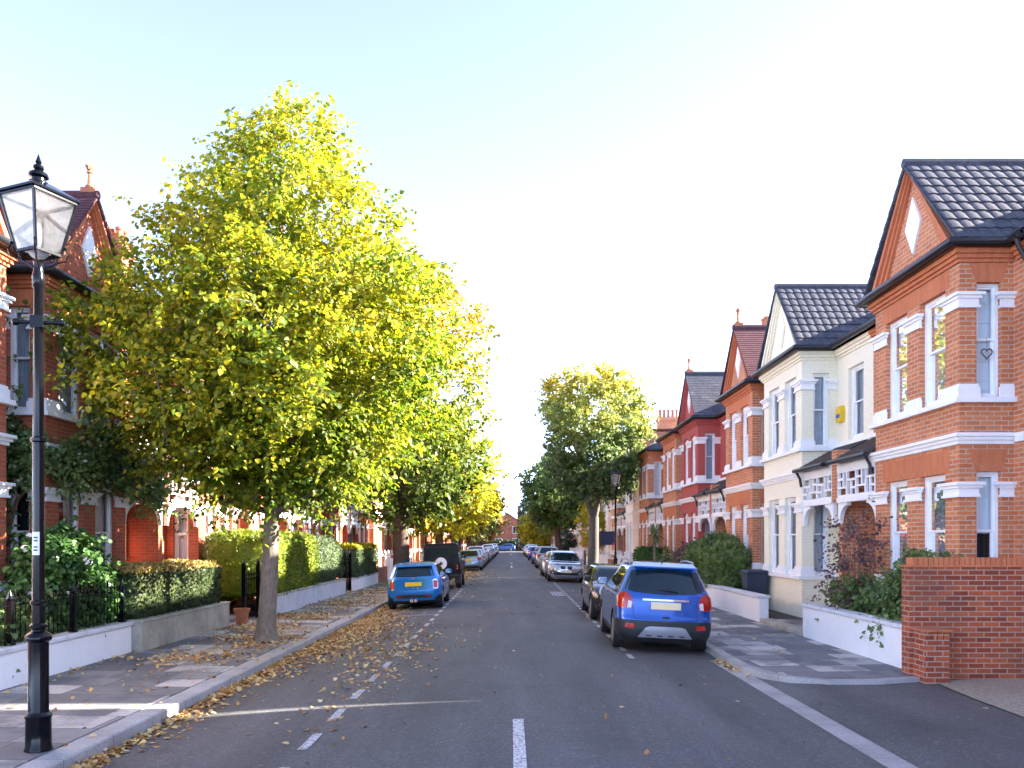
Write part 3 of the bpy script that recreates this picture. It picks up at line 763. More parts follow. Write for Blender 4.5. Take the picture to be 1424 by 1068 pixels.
PITCH = 5.5
def house(name, label, side, kind, Y0, walls='brick_orange', lint='rubbed', roof='plum_tile', roman=False, trim='white', mould=None, cat='house',
          curtains=None, group=None, lod=0, finial=True, diamond='white', chimney=True, X=None, door='door', extra=None, group_=None, cornice=None, gable=None, hip=False, dormer=False):
    sgn = 1 if side == 'R' else -1
    X0 = X if X is not None else (7.95 if side == 'R' else -8.95)
    up = 1 if kind == 'A' else -1
    h = empty(name, (X0, Y0, 0)); tag(h, label, cat, group)
    M = Matrix(((0, -sgn, 0, 0), (up, 0, 0, 0), (0, 0, 1, 0), (0, 0, 0, 1)))       # (s,d,z) -> world axes
    W = MAT[walls]; T = MAT[trim]; LT = MAT[lint]; MO = MAT[mould or trim]; CO = MAT[cornice or lint]; GB = MAT[gable or walls]
    b0, b1, D, t = .55, 3.5, .85, .22
    fr = [(b0+.42, b0+1.25), (b0+1.70, b0+2.53)]
    sdw = (.19, .58)
    ST = [(1.14, 3.1), (4.26, 6.09)]
    e = .003
    cu = curtains or {}
    # walls: recess, flanks, back, bay
    mb = MB()
    holes = [(b0+t, b1-t, .3, 6.3), (4.18, 5.0, 4.36, 6.05), (4.02, 4.95, .15, 2.75)]
    cells(mb, (e, 0), (PITCH-e, 6.62), holes, lambda a0, a1, z0, z1: mb.box(a0, a1, -.25, 0, z0, z1))
    mb.box(e, PITCH-e, -7.2, -6.95, 0, 6.6)
    for s in (e, PITCH-e-.2): mb.prism([(-6.95, 0), (-.25, 0), (-.25, 6.6), (-3.42, 8.40), (-6.95, 6.6)], lambda d, z: (s, d, z), lambda d, z: (s+.2, d, z))
    wo_ = mb.build('wall', W, h, M=M)
    mb = MB()
    hl = [(a, b, z0, z1) for a, b in fr for z0, z1 in ST]
    cells(mb, (b0, 0), (b1, 6.62), hl, lambda a0, a1, z0, z1: mb.box(a0, a1, D-t, D, z0, z1))
    hs = [(sdw[0], sdw[1], z0, z1) for z0, z1 in ST]
    for s0 in (b0, b1-t):
        cells(mb, (0, 0), (D-t, 6.62), hs, lambda a0, a1, z0, z1: mb.box(s0, s0+t, a0, a1, z0, z1))
    mb.build('bay', W, h, M=M)
    # brick lintels over the lights
    if lod < 2:
        for z0, z1 in ((3.1, 3.47), (6.09, 6.40)):
            mb = MB(); mb.box(b0+.3, b1-.3, D, D+.004, z0+.001, z1); 
            for s0, s1 in ((b0-.004, b0), (b1, b1+.004)): mb.prism([(sdw[0]-.02, z0+.001), (sdw[1]+.02, z0+.001), (sdw[1]+.12, z1-.02), (sdw[0]-.1, z1-.02)], lambda d, z: (s0, d, z), lambda d, z: (s1, d, z))
            mb.build('lintel', LT, h, M=M)
    # windows of the bay
    for fl, (z0, z1) in enumerate(ST):
        for k, (a, b) in enumerate(fr):
            window(h, M, (a, D), (1, 0), (0, -1), b-a, z0, z1, cu.get(('f', fl, k), cu.get('all', 'net')))
        for k, (s, inn) in enumerate(((b0, (1, 0)), (b1, (-1, 0)))):
            window(h, M, (s, sdw[0]), (0, 1), inn, sdw[1]-sdw[0], z0, z1, cu.get(('s', fl, k), cu.get('all', 'net')))
    window(h, M, (4.18, 0), (1, 0), (0, -1), .82, 4.36, 6.05, cu.get('over', 'net'))
    # white mouldings: ledges, string course, capitals and pier bases
    def ring(mb, z0, z1, p, dd=0.0):
        mb.box(b0-p, b0, dd, D, z0, z1); mb.box(b1, b1+p, dd, D, z0, z1); mb.box(b0-p, b1+p, D, D+p, z0, z1)
    for z in (1.06, 4.18):
        mb = MB(); ring(mb, z, z+.08, .10)
        mb.box(b0+t, b1-t, D-t-.02, D-.001, z+.02, z+.082); mb.build('sill', T, h, M=M)
    mb = MB(); ring(mb, 3.53, 3.59, .035); ring(mb, 3.59, 3.645, .07); ring(mb, 3.645, 3.70, .11)
    mb.box(e, b0-.111, 0, .05, 3.55, 3.69); mb.build('string_course', T, h, M=M)
    piers = [('c0', None), ('m', (fr[0][1], fr[1][0])), ('c1', None), ('r0', None), ('r1', None)]
    def pier_ring(mb, which, z0, z1, p):
        if which == 'm': mb.box(fr[0][1]-p, fr[1][0]+p, D-.02, D+p, z0, z1); return
        if which == 'c0':
            mb.box(b0-p, b0+.42+p, D, D+p, z0, z1); mb.box(b0-p, b0, sdw[1]-p, D, z0, z1); return
        if which == 'c1':
            mb.box(b1-.42-p-.03, b1+p, D, D+p, z0, z1); mb.box(b1, b1+p, sdw[1]-p, D, z0, z1); return
        s = b0 if which == 'r0' else b1
        mb.box(s-(p if which == 'r0' else 0), s+(p if which == 'r1' else 0), .0, sdw[0]+p, z0, z1)
    for zc, zb in ((2.69, 1.14), (5.68, 4.26)):
        for wname, _ in piers:
            mb = MB()
            for z0, z1, p in ((zc, zc+.04, .045), (zc+.04, zc+.145, .025), (zc+.145, zc+.19, .06), (zc+.19, zc+.24, .095)): pier_ring(mb, wname, z0, z1, p)
            mb.build('capital', MO, h, M=M)
            mb = MB(); pier_ring(mb, wname, zb+.001, zb+.17, .04); pier_ring(mb, wname, zb+.17, zb+.22, .02); mb.build('pier_base', MO, h, M=M)
    # corbelled cornice, fascia, gutter
    mb = MB()
    for k, (z0, z1) in enumerate(((6.40, 6.455), (6.455, 6.52), (6.52, 6.60))): ring(mb, z0, z1, .035+.04*k)
    for s0, s1 in ((e, b0-.12), (b1+.12, PITCH-e)):
        for k, (z0, z1) in enumerate(((6.40, 6.455), (6.455, 6.52), (6.52, 6.60))): mb.box(s0, s1, 0, .035+.04*k, z0, z1)
    mb.build('cornice', CO, h, M=M)
    mb = MB(); gz = 6.665
    mb.box(b0-.19, b1+.19, -.02, D+.19, 6.602, 6.632)
    pth = [(e, .24, gz), (b0-.32, .24, gz), (b0-.25, .33, gz), (b0-.25, D+.24, gz), (b1+.25, D+.24, gz), (b1+.25, .33, gz), (b1+.32, .24, gz), (PITCH-e, .24, gz)]
    mb.tube(pth, .068, 8)
    if lod < 2:
        mb.tube([(.10, .24, gz-.03), (.10, .20, gz-.16), (.10, .07, gz-.4), (.10, .07, .2)], .038, 8)
    mb.build('gutter', MAT['gutter'], h, M=M, smooth=50)
    # gable over the bay
    mid = (b0+b1)/2; az = 8.62; hw = (b1-b0)/2+.02
    gd = D-.02
    if not hip:
        mb = MB(); mb.prism([(mid-hw, 6.632), (mid+hw, 6.632), (mid, az-.10)], lambda s, z: (s, gd-.22, z), lambda s, z: (s, gd, z)); 
        gb = mb.build('gable', GB, h, M=M)
        sl = math.hypot(hw, az-6.66); ux, uz = hw/sl, (az-6.66)/sl
        mb = MB()
        for sg in (-1, 1):
            for (o0, o1, pr) in ((.0, .10, .15), (.10, .19, .10), (.19, .26, .055)):
                def pt(l, o): return (mid+sg*(hw - l*ux - o*uz), 6.636 + l*uz - o*ux)
                q = [pt(.0 + o0*1.2, o0), pt(sl-.0, o0), pt(sl-.0, o1), pt(.0 + o1*1.9, o1)]
                q = [(min(s, mid) if sg < 0 else max(s, mid), max(6.634, z)) for s, z in q]
                mb.prism(q, lambda s, z: (s, gd+.002, z), lambda s, z: (s, gd+pr, z))
        mb.build('bargeboard', CO, gb, M=M)
        if diamond:
            mb = MB(); dz = 7.55
            mb.prism([(mid, dz-.50), (mid+.27, dz), (mid, dz+.50), (mid-.27, dz)], lambda s, z: (s, gd, z), lambda s, z: (s, gd+.04, z))
            mb.prism([(mid, dz-.34), (mid+.18, dz), (mid, dz+.34), (mid-.18, dz)], lambda s, z: (s, gd+.04, z), lambda s, z: (s, gd+.052, z))
            mb.build('plaque', MAT[diamond], gb, M=M)
    # roofs
    ga = .30 if roman else .105
    rm = MAT[roof]
    mb = MB(); ez = 6.70; ov = D+.17
    hw2 = (b1-b0)/2+.24; rise = az+.02-ez; s2 = math.hypot(hw2, rise)
    if hip:
        q = [(mid-hw2, ov, ez), (mid+hw2, ov, ez), (mid+hw2, -.6, ez), (mid-hw2, -.6, ez), (mid, D-1.45, 7.75), (mid, -2.3, 7.75), (mid+hw2, -2.3, ez), (mid-hw2, -2.3, ez)]
        mb.add(q, [(0,1,4), (1,6,5,4), (7,0,4,5), (0,7,6,1)])
        for c in ((mid-hw2, ov, ez), (mid+hw2, ov, ez)): mb.tube([c, (mid, D-1.45, 7.78)], .07, 6)
    for sg in (() if hip else (-1, 1)):
        tile_slope(mb, (mid+sg*hw2, ov, ez), (0, -1, 0), (-sg*hw2, 0, rise), ov+3.35, s2, ga, .2 if roman and lod == 0 else 0, .019 if roman else 0, lift=.024 if roman else .012)
    if not hip: mb.tube([(mid, ov+.01, az+.03), (mid, -3.35, az+.03)], .085, 8)
    else: mb.tube([(mid, D-1.45, 7.78), (mid, -2.3, 7.78)], .085, 8)
    mb.build('gable_roof', rm, h, M=M)
    mb = MB(); rz = 8.62; rd = -3.42
    sl2 = (rz-ez, rd-.24); L2 = math.hypot(*sl2)
    tile_slope(mb, (e, .24, ez), (1, 0, 0), (0, rd-.24, rz-ez), PITCH-2*e, L2, ga if lod < 2 else .3, .2 if roman and lod == 0 else 0, .028 if roman else 0, lift=.03 if roman else .012)
    tile_slope(mb, (e, -7.3, 6.62), (1, 0, 0), (0, rd+7.3, rz-6.62), PITCH-2*e, math.hypot(rd+7.3, rz-6.62), .4, lift=.012)
    mb.tube([(e, rd, rz+.03), (PITCH-e, rd, rz+.03)], .10, 8)
    ro = mb.build('roof', rm, h, M=M)
    if finial and not hip:
        mb = MB()
        mb.box(mid-.09, mid+.09, ov-.30, ov-.04, az+.05, az+.15)
        mb.lathe([(.075, 0), (.09, .03), (.045, .08), (.034, .28), (.06, .30), (.038, .33), (.055, .37), (.075, .40), (.05, .45), (.015, .50)], (mid, ov-.16, az+.15), 10)
        for sg in (-1, 1): mb.lathe([(.02, -.05), (.05, 0), (.02, .05)], (mid+sg*.075, ov-.16, az+.15+.40), 8)
        mb.build('finial', MAT['terracotta'], h, M=M)
    if chimney and kind == 'A':
        mb = MB(); c0, c1 = -4.15, -2.65
        mb.box(-.36, .36, c0, c1, 8.0, 10.55); mb.box(-.40, .40, c0-.04, c1+.04, 10.55, 10.63); mb.box(-.45, .45, c0-.09, c1+.09, 10.63, 10.74); mb.box(-.40, .40, c0-.04, c1+.04, 10.74, 10.86)
        ch = mb.build('chimney', W if walls.startswith('brick_') and walls != 'brick_pink' else MAT['brick_orange'], h, M=M)
        for k in range(5):
            for s in (-.17, .17):
                if lod == 2 and s > 0: continue
                mb = MB(); mb.lathe([(.12, 0), (.13, .05), (.105, .1), (.095, .45), (.125, .48), (.125, .55), (.10, .56), (.085, .45)], (s, c0+.15+k*.3, 10.86), 10); mb.build('chimney_pot', MAT['terracotta'], ch, M=M, smooth=40, fix=False)
    if dormer:
        mb = MB(); mb.box(1.5, 1.62, -2.6, -.55, 7.2, 8.75); mb.box(2.78, 2.9, -2.6, -.55, 7.2, 8.75); mb.box(1.62, 2.78, -.7, -.55, 7.2, 7.55); mb.box(1.62, 2.78, -.7, -.55, 8.6, 8.75); mb.box(1.4, 3.0, -2.7, -.42, 8.752, 8.85)
        dm = mb.build('dormer', MAT['lead'], h, M=M)
        window(h, M, (1.62, -.55), (1, 0), (0, -1), 1.16, 7.552, 8.598, 'net').parent = dm
    # porch: party pier, lean-to roof, lattice, brackets
    p0, p1, pd = b1+.004, PITCH-e, .86
    mb = MB(); mb.box(5.36, p1, 0, pd, 2.94, 3.98); mb.box(5.30, p1, pd-.26, pd, 2.86, 2.94); mb.box(5.40, p1, 0, pd-.14, 0, 2.86); mb.build('porch_pier', MAT['brick_orange'] if walls in ('cream', 'white_wall') else W, h, M=M)
    mb = MB(); tile_slope(mb, (p0, 1.0, 3.72), (1, 0, 0), (0, -1.0, .56), 5.36-p0-e, math.hypot(1.0, .56), .13, lift=.012); 
    pr_ = mb.build('porch_roof', MAT['porch_tile'], h, M=M)
    mb = MB(); mb.tube([(p0, 1.05, 3.69), (5.33, 1.05, 3.69)], .05, 8); mb.tube([(p0+.08, 1.03, 3.68), (p0+.08, .93, 3.5), (p0+.08, .9, 3.3)], .032, 6); mb.build('porch_gutter', MAT['gutter'], pr_, M=M, smooth=50)
    mb = MB(); mb.box(p0, p1, 0, .035, 4.27, 4.35); mb.box(p0, 5.359, 0, .06, 4.22, 4.269); mb.build('flashing', T, pr_, M=M)
    mb = MB(); mb.box(p0, 5.36, pd-.09, pd, 3.50, 3.68); mb.box(p0, 5.36, pd-.10, pd+.01, 2.82, 2.93); mb.build('porch_beam', T, h, M=M)
    mb = MB(); lattice(mb, p0+.02, 5.35, 2.93, 3.50, pd-.07); mb.build('lattice', T, h, M=M)
    for s, sg in ((p0+.0, 1), (5.36, -1)):
        mb = MB(); bracket(mb, s, sg, pd-.12, 2.82, .46); mb.build('bracket', T, h, M=M)
    if door == 'window':
        window(h, M, (4.02, 0), (1, 0), (0, -1), .93, 1.0, 2.75, 'cream')
        mb = MB(); mb.box(4.02, 4.95, -.2, -.005, .1, 1.0); mb.build('panel', W, h, M=M)
    else:
        mb = MB(); mb.box(4.02, 4.12, -.16, -.04, .13, 2.75); mb.box(4.85, 4.95, -.16, -.04, .13, 2.75); mb.box(4.12, 4.85, -.16, -.04, 2.15, 2.22); mb.box(4.12, 4.85, -.16, -.04, 2.68, 2.75)
        dfm = mb.build('door_frame', T, h, M=M)
        mb = MB(); mb.box(4.12, 4.85, -.13, -.08, .13, 2.15)
        for za, zb in ((.3, .85), (1.0, 1.95)):
            for sa in (4.19, 4.52): mb.box(sa, sa+.26, -.08, -.065, za, zb)
        dr = mb.build('door', MAT['timber'], h, M=M)
        mb = MB(); mb.lathe([(.0, 0), (.03, .01), (.035, .04), (.0, .06)], (4.2, -.065, 1.1), 10, axis='y'); mb.build('handle', MAT['lead'], dr, M=M)
        mb = MB(); mb.box(4.12, 4.85, -.12, -.10, 2.22, 2.68); mb.build('fanlight', MAT['dark'], dfm, M=M)
    return h, M

def shift_tree(o, dy, label=None, group=None):
    c = copy_tree(o); c.location.y += dy
    if label: c['label'] = label
    if group: c['group'] = group
    return c
BL = {'all': 'blind', ('s', 0, 0): 'half'}
RG = 'terraced houses on the right side of the street'
LG = 'terraced houses on the left side of the street'
P = PITCH
h1, M1 = house('terraced_house', 'orange brick house with slate gable roof and white blinds beside the tall brick garden wall', 'R', 'A', 12.3, 'brick_orange', roof='slate', roman=True, curtains=BL, group=RG, finial=False)
h2, M2 = house('terraced_house', 'cream painted house with grey tiled gable between two brick houses', 'R', 'B', 17.8+P, 'cream', lint='cream', roof='slate', roman=True, curtains={'all': 'drape', 'over': 'drape'}, group=RG, finial=False, diamond='cream', door='window', cornice='cream')
house('terraced_house', 'orange brick house with plum tiled gable just beyond the cream painted house', 'R', 'A', 23.3, 'brick_orange', group=RG, chimney=False, curtains={'all': 'net', ('s', 1, 0): 'drape', ('s', 0, 0): 'drape'})
house('terraced_house', 'house painted dark pink all over, with white window trim', 'R', 'B', 28.8+P, 'brick_pink', lint='brick_pink', roof='slate', group=RG, lod=1, diamond='white', curtains={'all': 'net', ('s', 1, 0): 'drape', ('s', 1, 1): 'drape'}, cornice='brick_pink')
house('terraced_house', 'brick house with a boxy dormer adjoining the far side of the dark pink house', 'R', 'A', 34.3, 'brick_orange', roof='slate', group=RG, lod=1, hip=True, dormer=True)
house('terraced_house', 'last brick house of the nearer right terrace, partly behind the cordyline palm', 'R', 'B', 39.8+P, 'brick_orange', roof='slate', group=RG, lod=1, hip=True)
LC = {'all': 'net', ('s', 0, 0): 'dark', ('s', 1, 0): 'drape', ('f', 0, 0): 'parted'}
house('terraced_house', 'red brick house overgrown with a climber behind the near lamp post', 'L', 'A', 13.6, 'brick_red', group=LG, curtains=LC, chimney=False)
house('terraced_house', 'red brick house only just showing at the left edge of the photo', 'L', 'B', 13.6, 'brick_red', group=LG, finial=True)
house('terraced_house', 'red brick house behind the trunk of the big yellow-green tree', 'L', 'B', 19.1+P, 'brick_red', group=LG, lod=1)
house('terraced_house', 'red brick house behind the tall clipped privet hedge', 'L', 'A', 24.6, 'brick_red', group=LG, lod=1, chimney=True)
house('terraced_house', 'red brick house behind the rounded grey-green hedge', 'L', 'B', 30.1+P, 'brick_red', group=LG, lod=1)
house('terraced_house', 'red brick house behind the bright yellow topped hedge and dark tree trunk', 'L', 'A', 35.6, 'brick_red', group=LG, lod=1)

# alarm box and window heart
mb = MB(); mb.prism([(-.15, -.2), (.15, -.2), (.17, .05), (.12, .2), (-.12, .2), (-.17, .05)], lambda s, z: (3.83+s, .0, 5.03+z), lambda s, z: (3.83+s*.9, .11, 5.03+z*.9)); al = mb.build('alarm_box', simple('yellow_plastic', (.75,.50,.01), .35, var=.03), h2, M=M2)
mb = MB(); mb.prism([(-.10, -.09), (.10, -.09), (.11, .0), (-.11, .0)], lambda s, z: (3.83+s, .10, 5.03+z), lambda s, z: (3.83+s, .1125, 5.03+z)); mb.build('alarm_label', simple('blue_sticker', (.03,.07,.35), .4, var=.05), al, M=M2)
mb = MB(); pts = []
for k in range(33):
    a = 2*math.pi*k/32; pts.append(Vector((0, .012*math.sin(a)**3*16*.6*.75, .012*.75*(13*math.cos(a)-5*math.cos(2*a)-2*math.cos(3*a)-math.cos(4*a))*.62)))
mb.tube([(p.y, 0, p.z) for p in pts], .012, 6); mb.tube([(0, 0, .06), (0, 0, .26)], .003, 4)
ho = mb.build('heart_ornament', MAT['wood'], loc=(7.95-.385, 12.3+.55+.06, 4.98)); tag(ho, 'small twig heart hanging in the upper side window with white blind', 'ornament')
# television aerials
def aerial(x, y, z, label):
    mb = MB(); mb.tube([(0,0,0), (0,0,1.5)], .018, 6); mb.tube([(-.5,.1,1.4), (.5,-.1,1.45)], .012, 5)
    for k in range(7):
        q = -.45+.15*k; mb.bar((q-.03, -.22, 1.42), (q+.03, .22, 1.42), .012)
    o = mb.build('television_aerial', MAT['lead'], loc=(x, y, z)); tag(o, label, 'aerial')
aerial(9.6, 34.6, 9.2, 'television aerial on the roof of the dark pink house')
# paper notice in the near left bay
mb = MB(); mb.box(-.004, .004, -.22, .22, -.17, .17)
no = mb.build('notice', MAT['blind'], loc=(-8.22, 15.05, 1.98)); tag(no, 'white paper notice in the ground floor bay window behind the dark shrub', 'notice')
mb = MB()
for k, (a, b) in enumerate(((-.18,.02), (-.18,.15), (-.18,.08), (-.05,.17))): mb.box(.004, .006, a, b, .10-.065*k, .125-.065*k)
mb.build('printed_line', MAT['drape'], no)

# ---- the far houses: two of each kind built once, then copied down the street
FR = 'far houses on the right side'; FL = 'far houses on the left side'
w1, _ = house('terraced_house', 'white rendered house with red-brown roof behind the far lamp post', 'R', 'A', 46.6, 'white_wall', lint='white_wall', roof='brown_tile', group=FR, lod=2, diamond=None, finial=False, curtains={'all': 'cream'})
w2, _ = house('terraced_house', 'orange brick house half hidden behind the round-headed street tree on the right', 'R', 'B', 52.1+P, 'brick_orange', roof='brown_tile', group=FR, lod=2, finial=False)
for i in range(7):
    y = 12.0*(i+1)
    lab = 'distant terraced house half hidden behind the street trees on the right'
    shift_tree(w1 if i % 3 == 1 else w1, y, lab.replace('terraced', 'white terraced'), FR)
    shift_tree(w2, y, lab.replace('terraced', 'orange brick terraced'), FR)
l1, _ = house('terraced_house', 'red brick house behind the square black four-wheel-drive', 'L', 'B', 41.1+P, 'brick_red', group=FL, lod=2)
l2, _ = house('terraced_house', 'distant red brick house hidden among the street trees on the left', 'L', 'A', 47.6, 'brick_orange', roof='brown_tile', group=FL, lod=2)
for i in range(8):
    y = 12.0*(i+1)
    shift_tree(l1, y, 'distant red brick house hidden among the street trees on the left', FL)
    if i < 8: shift_tree(l2, y, 'distant red brick house hidden among the street trees on the left', FL)

# ---- houses across the junction at the end of the street
def end_house(label, x, y, wdt, walls, hgt=5.6, ridge=8.2):
    h = empty('end_house', (x, y, 0)); tag(h, label, 'house', 'houses across the end of the street')
    mb = MB(); mb.box(-wdt/2, wdt/2, 0, 8, -.2, hgt)
    mb.prism([(-wdt/2, hgt), (wdt/2, hgt), (0, ridge-.2)], lambda a, z: (a, .0, z), lambda a, z: (a, 8, z)); mb.build('wall', MAT[walls], h)
    mb = MB(); hw = wdt/2+.3; sl = math.hypot(hw, ridge-hgt+.15)
    for sg in (-1, 1): tile_slope(mb, (sg*hw, -.35, hgt-.15), (0, 1, 0), (-sg*hw, 0, ridge-hgt+.15), 8.7, sl, .25, lift=.02)
    r_ = mb.build('roof', MAT['plum_tile'], h)
    mb = MB(); mb.box(wdt*.3, wdt*.3+.7, 3, 4.4, hgt, ridge+1.6); mb.build('chimney', MAT[walls], r_)
    for (a, z0, ww, zz) in ((-wdt*.27, .9, 1.3, 2.5), (wdt*.25, .9, 1.3, 2.5), (-wdt*.27, 3.4, 1.2, 4.9), (wdt*.25, 3.4, 1.2, 4.9)):
        mb = MB(); mb.box(a-ww/2, a+ww/2, -.08, -.01, z0, zz); f = mb.build('window', MAT['white'], h)
        mb = MB()
        for k in (0, 1): mb.box(a-ww/2+.08+k*(ww/2-.04), a-.04+k*(ww/2-.04), -.09, -.079, z0+.1, zz-.1)
        mb.build('pane', MAT['dark'], f)
    mb = MB(); mb.box(-.5, .5, -.07, -.01, 0, 2.2); mb.build('door', MAT['timber'], h)
    return h
end_house('dark red brick gabled house facing up the street across the junction', -.6, 162, 6.5, 'brick_wall', 5.4, 7.6)
end_house('orange brick gabled house facing the junction behind the yellow garden tree', 6.6, 162.6, 6.2, 'brick_orange', 5.0, 7.0)
end_house('brick gabled house facing the junction behind the brown-leaved tree', -8.0, 162.4, 7, 'brick_red', 5.2, 7.2)

# ---- unseen houses added to shade the near road; their gap lets a streak through
house('terraced_house', 'unseen brick end house added to shade the road beside the gravel drive', 'R', 'B', 11.41, 'brick_orange', roof='slate', group=RG, lod=2, finial=False, X=8.6)
house('terraced_house', 'unseen brick house added to shade the road, next but one before the gravel drive', 'R', 'A', .22, 'brick_orange', roof='slate', group=RG, lod=2, finial=False, X=8.6)
house('terraced_house', 'unseen brick house added to shade the road, third before the gravel drive', 'R', 'B', .22, 'brick_orange', roof='slate', group=RG, lod=2, finial=False, X=8.6)
# ---------------------------------------------------------------- garden walls, railings, gates
def wall(name, label, x0, x1, y0, y1, zt, mat, cop=MAT['coping'], cw=.04, ch=.07, group=None, zb=-.1, cat='garden wall'):
    c = ((x0+x1)/2, y0, 0)
    mb = MB(); mb.box(x0, x1, y0, y1, zb, zt)
    o = mb.build(name, mat, M=Matrix.Translation(-Vector(c)), loc=c, bevel=.008); tag(o, label, cat, group)
    if cop:
        mb = MB(); y = y0-.02
        mb.box(x0-cw, x1+cw, y0-.02, y1+.02, zt, zt+ch); mb.build('coping', cop, o, M=Matrix.Translation(-Vector(c)), bevel=.012)
    return o
WL = 'low garden walls on the left pavement'; WR = 'low garden walls on the right pavement'
wall('garden_wall', 'low white rendered wall carrying black iron railings', -6.86, -6.62, 4.0, 14.2, .52, MAT['white_render'], group=WL)
wall('garden_wall', 'low stained grey wall under the dark hedge with sunlit golden top', -6.70, -6.45, 14.22, 18.65, .56, MAT['grey_render'], cop=MAT['grey_render'], cw=.02, ch=.05, group=WL)
wall('garden_wall', 'low pale grey wall under the tall clipped privet hedge', -6.36, -6.12, 20.7, 25.9, .55, MAT['pale_grey_render'], cop=MAT['grey_render'], cw=.02, ch=.06, group=WL)
wall('garden_wall', 'low pale grey wall under the rounded grey-green hedge', -6.36, -6.12, 25.98, 30.2, .55, MAT['pale_grey_render'], cop=MAT['grey_render'], cw=.02, ch=.06, group=WL)
wall('garden_wall', 'low white wall under the bright yellow topped hedge', -6.30, -6.06, 31.6, 37.2, .50, MAT['white_render'], cop=MAT['pale_grey_render'], cw=.02, ch=.05, group=WL)
wall('garden_wall', 'low brick wall beside the dark tree trunk and white gate', -6.30, -6.06, 37.3, 40.0, .75, MAT['brick_wall'], cop=None, group=WL)
wall('garden_wall', 'low white wall with pale coping in front of the rose shrubs', 5.95, 6.18, 12.02, 16.55, .66, MAT['white_render'], group=WR)
wall('garden_wall', 'low white wall with pale coping in front of the clipped green bush', 5.95, 6.18, 19.45, 28.2, .62, MAT['white_render'], group=WR)
wall('garden_wall', 'low brick wall in front of the cordyline palm', 5.95, 6.18, 30.4, 38.4, .70, MAT['brick_wall'], group=WR)
# the tall brick wall by the drive, its brick-on-edge coping and low end pier
mb = MB(); mb.box(5.78, 8.55, 11.78, 12.01, -.2, 1.62)
bw_ = mb.build('brick_wall', MAT['brick_wall'], M=Matrix.Translation((-5.78, -11.78, 0)), loc=(5.78, 11.78, 0)); tag(bw_, 'tall dark red brick wall with brick-on-edge coping along the drive', 'garden wall')
T_ = Matrix.Translation((-5.78, -11.78, 0))
mb = MB(); mb.box(5.76, 8.55, 11.765, 12.03, 1.62, 1.645); x = 5.84
while x < 8.4:
    mb.box(x, x+.066, 11.79+rnd.uniform(-.004, .004), 12.0, 1.645, 1.755+rnd.uniform(-.004, .004)); x += .0755
mb.build('coping', MAT['rubbed'], bw_, M=T_)
mb = MB(); mb.box(5.83, 6.17, 11.42, 11.778, -.2, .60)
x = 5.83
for k in range(4): mb.box(5.832+k*.085, 5.832+k*.085+.075, 11.415, 11.778, .60, .715)
pp = mb.build('pier', MAT['brick_wall'], bw_, M=T_)
mb = MB(); mb.box(5.79, 6.21, 11.38, 11.775, .715, .75); mb.build('pier_cap', MAT['terracotta'], pp, M=T_, bevel=.008)
# kerb-high step to the shared path
mb = MB(); mb.box(5.93, 6.25, 16.62, 19.38, -.05, .15); st_ = mb.build('step', MAT['grey_render'], bevel=.02); structure(st_)

def railing(label, x, y0, y1, z0, h, group=None, step=.115):
    root = empty('iron_railing', (x, y0, z0)); tag(root, label, 'railing', group)
    L = y1-y0; mb = MB(); n = int(L/step)
    for k in range(n+1):
        yy = .03+k*step; hh = h if k % 2 == 0 else h-.07
        mb.tube([(0, yy, .03), (0, yy, hh-.09)], .0085, 6)
        mb.lathe([(.0085, hh-.09), (.019, hh-.075), (.0085, hh-.06), (.022, hh-.03), (.002, hh+.045)], (0, yy, 0), 6)
    mb.build('bars', MAT['iron'], root, smooth=40, fix=False)
    for zz in (.06, h-.17):
        mb = MB(); mb.box(-.02, .02, 0, L, zz, zz+.014); mb.build('rail', MAT['iron'], root)
    k = 0.0
    while k <= L+.01:
        mb = MB(); mb.box(-.035, .035, k-.035, k+.035, 0, h-.10); mb.box(-.05, .05, k-.05, k+.05, 0, .03); mb.lathe([(.03, h-.10), (.05, h-.07), (.03, h-.03), (.005, h+.05)], (0, k, 0), 8); mb.build('post', MAT['iron'], root); k += L/5
    return root
railing('black spear-topped iron railing on the low white wall', -6.74, 6.2, 14.1, .59, .70)
def gate(label, y0, y1, x, h, mat='iron', pick=False):
    root = empty('garden_gate', (x, y0, .05)); tag(root, label, 'gate')
    for yy in (0, y1-y0):
        mb = MB(); mb.box(-.045, .045, yy-.045, yy+.045, 0, h+.18); mb.lathe([(.04, h+.18), (.065, h+.21), (.045, h+.27), (.0, h+.36)], (0, yy, 0), 8); mb.build('gate_post', MAT[mat], root)
    mb = MB(); n = int((y1-y0-.1)/(.11 if not pick else .13))
    for k in range(n):
        yy = .08+k*(y1-y0-.12)/max(1, n-1)
        if pick:
            mb.box(-.012, .012, yy-.05, yy+.05, .08, h-.05); mb.prism([(yy-.05, h-.05), (yy+.05, h-.05), (yy, h+.03)], lambda a, z: (-.012, a, z), lambda a, z: (.012, a, z))
        else:
            mb.tube([(0, yy, .06), (0, yy, h-.05)], .008, 6); mb.lathe([(.008, h-.05), (.02, h-.02), (.002, h+.05)], (0, yy, 0), 6)
    for zz in (.15, h*.55, h-.14): mb.box(-.03, -.012, .045, y1-y0-.045, zz, zz+(.03 if not pick else .07))
    mb.build('gate_leaf', MAT[mat], root); return root
gate('black iron gate with posts beside the terracotta pot', 19.35, 20.45, -6.35, 1.15)
gate('black iron gate between the grey-green and yellow topped hedges', 30.35, 31.4, -6.2, 1.25)
gate('white picket gate beside the dark tree trunk', 40.1, 41.2, -6.2, 1.15, 'white', True)
